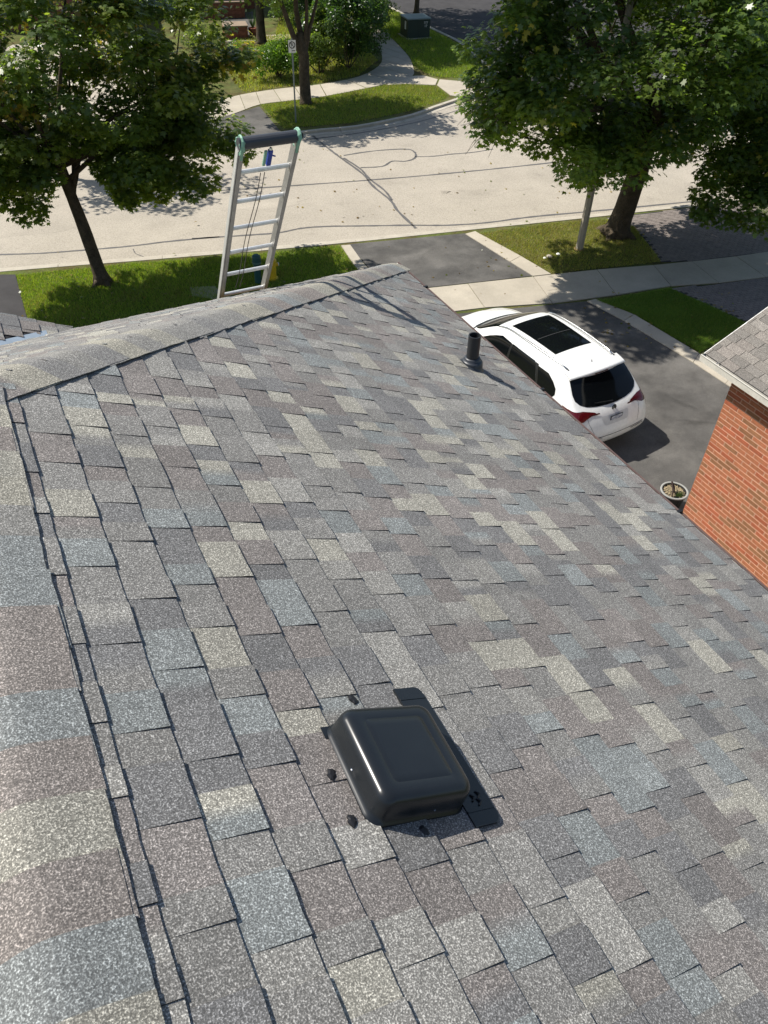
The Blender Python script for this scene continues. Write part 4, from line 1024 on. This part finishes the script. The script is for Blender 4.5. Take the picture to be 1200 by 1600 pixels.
# left maple, its crown hanging over the street side of the lawn
TB1 = at(160, 443)
T1 = empty('maple_tree', TB1, label='maple with thin dark trunk on the lawn at left', cat='tree')
c1 = np.vstack([crown_points((2.9, 22.3, 5.3), (4.3, 2.2, 3.1), 165, .4, 3), crown_points((6.0, 22.5, 4.0), (1.6, 1.4, 1.4), 34, .3, 5), crown_points((.6, 22.2, 3.0), (1.8, 1.4, 1.0), 24, .3, 6), crown_points((4.6, 22.3, 2.9), (1.7, 1.4, .9), 26, .3, 7)])
def clip1(P): return (P[:, 2] > 1.85+.3*np.sin(P[:, 0]*2.4+.6)+1.5*np.exp(-((P[:, 0]-2.5)/.75)**2)) & ~((P[:, 2] > 6.2) & (P[:, 0] < 1.2) & (np.sin(P[:, 0]*3+P[:, 2]*2.2) > .35))
trunk_mesh(T1, TB1, Vector((2.3, 22.4, 3.9)), .185, .12, c1, .72, n_limbs=12)
leaves(c1, np.random.default_rng(2).uniform(.40, .72, len(c1)), 200, .150, GREENS, parent=T1, clip=clip1, flat_=.62, up=1.25)
leaves(c1[c1[:, 2] > 5][::2], np.random.default_rng(4).uniform(.5, .8, len(c1[c1[:, 2] > 5][::2])), 44, .16, YEL, parent=T1, clip=clip1)

# right maple: large, dense, dark
TB2 = at(962, 366)
T2 = empty('maple_tree', TB2, label='big dense maple with thick trunk beside the brick paved drive', cat='tree')
c2 = np.vstack([crown_points((17.3, 18.2, 5.5), (5.3, 3.7, 3.2), 230, .45, 11), crown_points((14.0, 18.6, 5.0), (1.7, 1.5, 1.6), 28, .35, 12), crown_points((21.4, 17.2, 4.3), (2.3, 1.9, 2.2), 46, .35, 13), crown_points((19.6, 15.4, 2.5), (1.3, 1.1, 1.2), 26, .3, 16), crown_points((21.5, 16.8, 2.9), (1.6, 1.3, 1.3), 26, .3, 16), crown_points((16.0, 17.8, 3.5), (1.6, 1.2, .9), 20, .3, 17), crown_points((12.7, 20.6, 10.2), (4.6, 3.1, 1.5), 150, .3, 14), crown_points((17.5, 18.5, 8.6), (3.5, 3, 1.5), 40, .3, 15)])  # high out-of-view clumps are added to shade the sidewalk and drive
trunk_mesh(T2, TB2, TB2+Vector((.5, -.1, 3.9)), .35, .26, c2, .7, n_limbs=14)
def clip2(P): return (P[:, 2] > 1.5-.5*(P[:, 1] < 16)+.3*np.sin(P[:, 0]*2.3)+.6*np.exp(-((P[:, 0]-18.6)/.9)**2)+np.clip((15.5-P[:, 0])*.55, 0, 3))
leaves(c2, np.random.default_rng(5).uniform(.45, .85, len(c2)), 185, .152, GREENS_D+GREENS[:2], parent=T2, clip=clip2, flat_=.65, up=1.25)
leaves(c2[::6], np.random.default_rng(6).uniform(.5, .9, len(c2[::6])), 18, .17, YEL[:2], parent=T2, clip=clip2)
tw = MB()
for k in range(30):
    a = Vector((13.4, 18.6, 4.6)) + Vector((random.uniform(-.3, .5), random.uniform(-.3, .3), random.uniform(-.5, .5))); e = a + Vector((random.uniform(-1.5, -.2), random.uniform(-.6, .4), random.uniform(-.9, .3))); limb(tw, a, e, .014, .004, .2, 4, 4)
tw.build('dead_twigs', M_TWIG, T2, kind='stuff')

# forked tree behind the parking sign
TB3 = at(478, 162)
T3 = empty('street_tree', TB3, label='tree with forked grey trunk right behind the parking sign', cat='tree')
mb = MB(); f0 = TB3 + Vector((0, 0, 1.9))
mb.tube([TB3+Vector((0, 0, -.05)), TB3+Vector((0, 0, .12)), TB3+Vector((-.02, 0, 1)), f0, f0+Vector((-.10, .1, .9))], [.36, .26, .235, .23, .17], 14); mb.build('trunk', M_BARK, T3, smooth=True)
ends = [((-.9, .1, 2.1), .15), ((-.15, .4, 2.4), .15), ((.75, .2, 1.9), .11), ((.15, -.1, 2.6), .10)]; 
for (d, r) in ends:
    m2 = MB(); limb(m2, f0-Vector((0, 0, .1)), f0+Vector(d), r, r*.55, .06, 6, 10); limb(m2, f0+Vector(d), f0+Vector(d)*1.9+Vector((0, 0, .3)), r*.55, .03, .1, 5, 7); m2.build('limb', M_BARK, T3, smooth=True)
c3 = np.vstack([crown_points((TB3.x-1.6, TB3.y+.8, 5.8), (3.8, 2.6, 1.4), 120, .3, 21)])
leaves(c3, np.random.default_rng(7).uniform(.55, .95, len(c3)), 110, .19, GREENS, parent=T3)
# other trees of the far garden
def bgtree(px, H, crown, rad, nclump, per, label, name='garden_tree', r=.22, cols=GREENS, seed=1, size=.2, bark=True):
    B = at(*px); R_ = empty(name, B, label=label, cat='tree'); c = crown_points((B.x+crown[0], B.y+crown[1], crown[2]), rad, nclump, .3, seed)
    trunk_mesh(R_, B, B+Vector((.1, 0, H)), r, r*.6, c, .7, n_limbs=5)
    leaves(c, np.random.default_rng(seed).uniform(.6, 1.0, len(c)), per, size, cols, parent=R_); return R_
bgtree((522, 62), 4.5, (0, .5, 6.6), (5.2, 4.6, 2.4), 190, 130, 'tall tree rising behind the dark bush at the sidewalk bend', seed=33, r=.24, cols=GREENS_D)
bgtree((408, 70), 3.2, (-.6, .9, 5.2), (2.6, 2.0, 1.6), 60, 100, 'tree with pale fissured trunk behind the round bush', seed=31, r=.27)
bgtree((650, 24), 4.0, (-1.0, 1.0, 6.2), (4.6, 4.0, 2.4), 130, 100, 'tree in dark shade behind the utility cabinet', seed=32, r=.16, cols=GREENS_D)
bgtree((705, -60), 3.4, (0, 0, 5.2), (3.6, 3.0, 2.4), 50, 90, 'shady tree beyond the side road at top edge', seed=36, r=.2, cols=GREENS_D, size=.24)
# sparse tree across the street at far left
TB4 = at(40, 262)
T4 = empty('sparse_tree', TB4, label='thin tree with bare grey branches and yellowing leaves, top left', cat='tree')
mb = MB(); g0 = TB4+Vector((0, 0, 2.9)); mb.tube([TB4, TB4+Vector((.05, 0, 1.5)), g0], [.17, .14, .12], 10); mb.build('trunk', M_BARK, T4, smooth=True)
c4 = crown_points((TB4.x+.6, TB4.y, 6.2), (2.6, 2.2, 1.9), 46, .35, 41)
for k in range(9):
    a = random.uniform(0, 6.28); d = Vector((math.cos(a)*.9, math.sin(a)*.6, random.uniform(2.2, 3.4))); m2 = MB(); limb(m2, g0, g0+d, .075, .022, .06, 6, 8)
    for q in range(3): limb(m2, g0+d*random.uniform(.5, .9), g0+d*1.15+Vector((random.uniform(-.9, .9), random.uniform(-.6, .6), random.uniform(.1, .8))), .022, .006, .1, 4, 5)
    m2.build('limb', mottled('pale_grey_bark_%d' % k, (.20, .18, .155), .25, 5, 28) if k == 0 else bpy.data.materials['pale_grey_bark_0'], T4, smooth=True)
leaves(c4, np.random.default_rng(9).uniform(.4, .7, len(c4)), 60, .17, YEL+GREENS[:3], parent=T4)
# shrubs of the corner hedge
def shrub(px, rad, h, n, per, cols, label, size=.12, seed=1, name='shrub', group=None):
    B = at(*px); R_ = empty(name, B, label=label, cat='shrub', group=group); c = crown_points((B.x, B.y, h*.52), (rad[0], rad[1], h*.42), n, .35, seed)
    mb = MB()
    for k in range(7):
        e = Vector(c[k]); limb(mb, (B.x+random.uniform(-.12, .12), B.y+random.uniform(-.12, .12), -.05), e, .03, .01, .1, 4, 6)
    mb.build('stems', M_BARK, R_, kind='stuff')
    leaves(c, np.random.default_rng(seed).uniform(.3, .5, len(c)), per, size, cols, shape=OVAL, parent=R_, droop=.1, up=.7); return R_
LG = [(.085, .15, .022), (.07, .13, .02), (.11, .17, .03)]
shrub((437, 122), (1.25, 1.0), 1.9, 34, 170, LG, 'round light green bush left of the sign post', seed=51)
shrub((500, 116), (1.4, 1.1), 2.7, 50, 180, GREENS, 'leafy green bush right of the forked trunk', seed=52)
DKG = [(.040, .078, .026), (.050, .092, .028), (.034, .066, .024)]
shrub((545, 108), (2.1, 1.8), 4.2, 110, 190, DKG, 'tall dark round bush in the bend of the sidewalk', seed=53, size=.13)
shrub((522, 78), (2.4, 2.0), 4.6, 110, 160, DKG, 'dark bush behind the bend of the sidewalk', seed=54, size=.13)
shrub((478, 58), (1.1, .9), 1.7, 24, 120, GREENS, 'small bush between garden path and forked tree', seed=55)
shrub((585, 45), (1.3, 1.1), 1.9, 26, 130, GREENS, 'bush on the verge left of the utility cabinet', seed=56)
shrub((378, 100), (.7, .6), 1.0, 12, 110, LG, 'low bush in the long grass by the brick planter', seed=57)
shrub((318, 74), (1.0, .8), 1.3, 18, 110, GREENS, 'bush in front of the low brick wall', seed=58)
shrub((440, 34), (1.4, 1.1), 2.0, 26, 110, GREENS_D, 'dark bush beside the pale trunk near the wooden fence', seed=59)

fp = []
for k in range(420):
    px = random.choice([(random.uniform(30, 545), random.uniform(395, 500)), (random.uniform(745, 1020), random.uniform(350, 425)), (random.uniform(300, 1000), random.uniform(225, 350)), (random.uniform(940, 1150), random.uniform(455, 550)), (random.uniform(560, 1000), random.uniform(375, 700))])
    p = at(*px); z = .05 if px[0] < 545 and px[1] > 395 else .014
    if 225 <= px[1] < 345: z = ZR_+.02
    fp.append((p.x, p.y, z))
fp = np.array(fp); D0 = RNG.normal(0, .25, (len(fp), 3)) + np.array([0, 0, 1]); D0 /= np.linalg.norm(D0, axis=1)[:, None]
A0_ = RNG.normal(0, 1, (len(fp), 3)); Y0 = A0_ - D0*(A0_*D0).sum(1)[:, None]; Y0 /= np.linalg.norm(Y0, axis=1)[:, None]; X0 = np.cross(Y0, D0); S0 = RNG.uniform(.05, .11, len(fp))
VV = fp[:, None, :] + (MAPLE[None, :, 0, None]*X0[:, None, :] + MAPLE[None, :, 1, None]*Y0[:, None, :] + MAPLE[None, :, 2, None]*2*D0[:, None, :])*S0[:, None, None]
fc = np.array([(.20, .14, .05), (.26, .20, .07), (.14, .09, .04), (.12, .14, .04)])[RNG.integers(0, 4, len(fp))]
o = link('fallen_leaves', np_mesh(VV.reshape(-1, 3), np.arange(len(fp)*12).reshape(-1, 12), np.repeat(fc, 12, 0)), M_LEAF, kind='stuff')
# ------------------------------------------------------------------ street furniture
HB = at(426, 436); HY = empty('fire_hydrant', HB, label='yellow fire hydrant standing on the lawn behind the ladder', cat='hydrant')
MB().lathe([(.17, 0), (.17, .05), (.125, .06), (.12, .10), (.12, .52), (.15, .53), (.15, .57), (.12, .60), (.08, .68), (.03, .70), (.03, .74), (0, .74)], 18, HB).build('barrel', M_YEL, HY, smooth=False)
for s_, r in ((1, .055), (-1, .055)): MB().tube([HB+Vector((0, 0, .42)), HB+Vector((s_*.19, 0, .42))], r, 10).build('nozzle', M_YEL, HY); 
MB().tube([HB+Vector((0, 0, .38)), HB+Vector((0, -.2, .38))], .07, 12).build('nozzle', M_YEL, HY)
MB().tube([HB+Vector((.19, 0, .42)), HB+Vector((.215, 0, .42))], .05, 10).build('cap', M_WHITE, HY)
PBm = at(404, 442); PE = empty('utility_pedestal', PBm, label='dark teal utility pedestal on the lawn beside the hydrant', cat='pedestal')
MB().lathe([(.10, 0), (.10, .60), (.125, .62), (.125, .78), (.115, .82), (.07, .85), (0, .86)], 18, PBm).build('post', M_TEAL, PE)
MB().lathe([(.128, .60), (.130, .61), (.130, .65), (.128, .66)], 18, PBm).build('band', plain('grey_teal_band', (.08, .16, .15), .5), PE)
# parking sign
SB = at(462.5, 192); SG = empty('parking_sign', SB, label='white no parking sign on a thin green grey post', cat='sign')
top_z = 3.05
for z in np.arange(1, 4.2, .05):
    x, y = scr(SB+Vector((0, 0, z)))
    if y <= 60: top_z = z; break
MB().box((-.03, -.012, 0), (.03, .012, top_z), None, SB).build('post', M_GALV, SG)
Rs = Matrix.Rotation(math.radians(-14), 3, 'Z')
sc = SB + Vector((0, 0, top_z-.28)); 
def sq(w_, h_, y, z0=0): return MB().box((-w_/2, -y-.002, -h_/2+z0), (w_/2, -y, h_/2+z0), Rs, sc)
PLT = sq(.30, .45, .014).build('plate', M_WHITE, SG)
def annulus(r0, r1, y, z0, mat, name):
    mb = MB(); V = []; n = 28
    for k in range(n): a = 2*math.pi*k/n; V += [Rs @ Vector((r0*math.cos(a), -y, z0+r0*math.sin(a)))+sc, Rs @ Vector((r1*math.cos(a), -y, z0+r1*math.sin(a)))+sc]
    mb.add(V, [(2*k, 2*k+1, (2*k+3) % (2*n), (2*k+2) % (2*n)) for k in range(n)]); return mb.build(name, mat, PLT, world=True)
annulus(.095, .128, .0185, .05, M_BLACK, 'prohibition_ring')
bm_ = MB(); bm_.box((-.1, -.0190, -.012), (.1, -.0180, .012), Rs @ Matrix.Rotation(math.radians(45), 3, 'Y'), sc+Vector((0, 0, .05))); bm_.build('prohibition_bar', M_BLACK, PLT)
text('P', .17, sc + Rs @ Vector((0, -.0205, .05)), (math.pi/2, 0, math.radians(-14)), M_BLACK, PLT)
bm_ = MB(); bm_.box((-.02, -.0190, -.17), (.11, -.0180, -.14), Rs, sc); bm_.build('arrow', M_BLACK, PLT)
for me_o in PLT.children: pass
# street light pole in the right maple
UB = at(905, 389); UP = empty('street_pole', UB, label='pale grey square pole rising into the right maple', cat='pole')
tp = Vector((UB.x+.10, UB.y+.0, 7.5))
mb = MB(); V = []
for k, (p, r) in enumerate(((UB-Vector((0, 0, .05)), .125), (UB+(tp-UB)*.5, .105), (tp, .085))):
    for a in range(8): t = a*math.pi/4+.39; q = 1.0 if a % 2 else 1.0; V.append((p.x+r*math.cos(t), p.y+r*math.sin(t), p.z))
mb.add(V, [(i*8+j, i*8+(j+1) % 8, (i+1)*8+(j+1) % 8, (i+1)*8+j) for i in range(2) for j in range(8)]+[tuple(16+j for j in range(8))]); mb.build('shaft', M_POLE, UP)
MB().lathe([(.17, -.02), (.17, .01), (.13, .02)], 12, UB).build('base_collar', mottled('rusty_collar', (.35, .22, .12), .2), UP)
for k, (px, s_) in enumerate((((858, 402), .10), ((872, 398), .07), ((851, 404), .06))):
    b = at(*px); mb = MB(); mb.lathe([(0, -.01), (s_*.8, 0), (s_, s_*.35), (s_*.6, s_*.7), (0, s_*.8)], 7, b); o = mb.build('stone', M_WHITE if k else M_CONC); tag(o, ['pale flat stone, largest of three in the dry grass', 'small white stone nearest the grey pole', 'small white stone farthest from the grey pole'][k], 'stone')
# utility cabinet
CB = at(648, 57); CX = empty('utility_cabinet', CB, math.radians(-8), label='dark green utility cabinet with number marks on the verge', cat='cabinet')
bb = MB(); bb.box((-.68, -.60, .05), (.68, .60, .95)); bd_ = bb.build('cabinet_body', M_BOXG, CX, world=False)
bb = MB(); bb.box((-.73, -.65, .952), (.73, .65, 1.03)); lid = bb.build('lid', M_BOXT, CX, world=False); bv = lid.modifiers.new('b', 'BEVEL'); bv.width = .03; bv.segments = 2
bb = MB(); bb.box((-.78, -.7, -.05), (.78, .7, .05)); bb.build('concrete_pad', M_CONC, CX, world=False)
MB().box((-.006, -.607, .08), (.006, -.6005, .92)).build('door_seam', M_BLACK, CX, world=False)
text('777', .17, (.42, -.603, .78), (math.pi/2, 0, 0), M_WHITE, bd_); text('17', .17, (.42, -.603, .62), (math.pi/2, 0, 0), M_WHITE, bd_)
MB().box((-.687, -.35, .45), (-.681, -.12, .85)).build('notice', M_WHITE, CX, world=False)
# far garden masonry, fence, houses
def boxat(name, px, sx, sy, z0, z1, mat, label, cat, rz=0):
    b = at(*px); e_ = empty(name, b, rz, label=label, cat=cat); return e_, b
def brickwall(px, L, D, H, label, rz, name='brick_planter', capm=None):
    b = at(*px); E_ = empty(name, b, rz, label=label, cat='planter'); MB().box((0, 0, -.05), (L, D, H-.01)).build('core', M_MORT if False else M_BRICKD, E_, world=False)
    bm0 = bpy.data.meshes.new('block'); 
    m_ = MB().box((0, 0, 0), (.385, .10, .19)); bm0 = mesh(m_.v, m_.f); bm0.materials.append(M_BRICKD)
    for j in range(max(1, int(H/.2))):
        x = 0 if j % 2 == 0 else -.0
        k = 0
        while x + .385 <= L+.01:
            o = bpy.data.objects.new('block', bm0); COL.objects.link(o); o.parent = E_; o.location = (x, -.03+random.uniform(-.004, .004), j*.2); x += .40
    MB().box((-.03, -.05, H), (L+.03, D+.03, H+.06)).build('coping', mottled('pale_brown_coping', (.30, .23, .17), .15), E_, world=False); return E_
brickwall((352, 62), 1.3, 1.1, .6, 'low brick planter at the corner of the long grass', math.radians(-12))
brickwall((306, 30), 3.0, .9, .8, 'longer dark brick planter in front of the far house', math.radians(-12))
pb = at(396, 56); pt = empty('flower_pot', pb, label='dark pot with spiky leaves left of the pale trunk', cat='planter'); MB().lathe([(0, 0), (.2, 0), (.27, .4), (.24, .4), (.22, .34), (0, .33)], 16, pb).build('pot', M_BRICKD, pt)
mb = MB()
for k in range(46):
    a = random.uniform(0, 6.28); q = Vector((math.cos(a)*.4, math.sin(a)*.4, random.uniform(.5, 1.0))); s_ = Vector((-math.sin(a), math.cos(a), 0))*.02; p = pb+Vector((0, 0, .35)); mb.add([p-s_, p+s_, p+q], [(0, 1, 2)])
mb.build('leaves', mottled('spiky_leaf_green', (.08, .15, .04), .3), pt, kind='stuff')
# wooden fence at the far garden
fa = at(428, 12); fb = at(520, 6); FE = empty('wooden_fence', fa, label='brown wooden board fence at the top edge', cat='fence')
dv = (fb-fa); L = dv.length; dv.normalize(); nb2 = int(L/.155); q = Vector((-dv.y, dv.x, 0)); RF = Matrix((dv, q, Vector((0, 0, 1)))).transposed()
bmf = MB().box((0, 0, 0), (.14, .02, 1.7)); bme_ = mesh(bmf.v, bmf.f); bme_.materials.append(M_WOOD)
for k in range(nb2):
    o = bpy.data.objects.new('fence_board', bme_); COL.objects.link(o); o.parent = FE; p = dv*(k*.155); o.location = (p.x, p.y, random.uniform(-.01, .02)); o.rotation_euler = (0, 0, math.atan2(dv.y, dv.x))
MB().box((0, -.05, .3), (L, -.002, .4), RF, fa).build('fence_rail', M_WOOD, FE); MB().box((0, -.05, 1.3), (L, -.002, 1.4), RF, fa).build('fence_rail', M_WOOD, FE)
# far house, left: brick with pale garage door
def house(px, rz, W_, D_, H_, wallm, label, doorx=None, name='far_house'):
    b = at(*px); E_ = empty(name, b, rz, label=label, cat='house')
    MB().box((0, 0, -.1), (W_, D_, H_)).build('wall', wallm, E_, world=False)
    r_ = MB(); r_.add([(-.4, -.4, H_), (W_+.4, -.4, H_), (W_+.4, D_+.4, H_), (-.4, D_+.4, H_), (W_*.3, D_*.5, H_+2), (W_*.7, D_*.5, H_+2)], [(0, 1, 5, 4), (1, 2, 5), (2, 3, 4, 5), (3, 0, 4), (3, 2, 1, 0)]); r_.build('roof', M_FELT, E_, world=False)
    if doorx is not None:
        dr = MB().box((doorx, -.06, 0), (doorx+4.6, -.003, 2.3)).build('garage_door', M_SIDE, E_, world=False)
        for k in range(4): MB().box((doorx+.05, -.075, .05+k*.565), (doorx+4.55, -.061, .56+k*.565)).build('door_panel', M_SIDE, dr, world=False)
    for x in (W_*.08, W_*.86):
        wn = MB().box((x, -.05, 1.0), (x+1.0, -.004, 2.2)).build('window', M_WHITE, E_, world=False); MB().box((x+.07, -.056, 1.07), (x+.93, -.051, 2.13)).build('pane', M_GLASS, wn, world=False)
    return E_
bA = at(60, 10)
house((-20, 48), math.radians(-11), 6.0, 8, 5.0, M_BRICKD, 'brick house behind the sparse tree, top left', None)
house((118, 22), math.radians(-11), 11.0, 9, 5.2, M_BRICKD, 'house with pale blue garage door at the top edge', .6)
# steps / pale path by the far house
flat('front_walk', [(40, 78), (150, 66), (165, 128), (60, 140)], .012, M_CONC)

# large trees that throw shade from beyond the frame
bgtree((1420, 330), 4.0, (0, 0, 6.0), (4.2, 4.0, 2.6), 60, 120, 'shade tree on the neighbouring lawn beyond the right edge', seed=71, r=.25, cols=GREENS_D, size=.24)
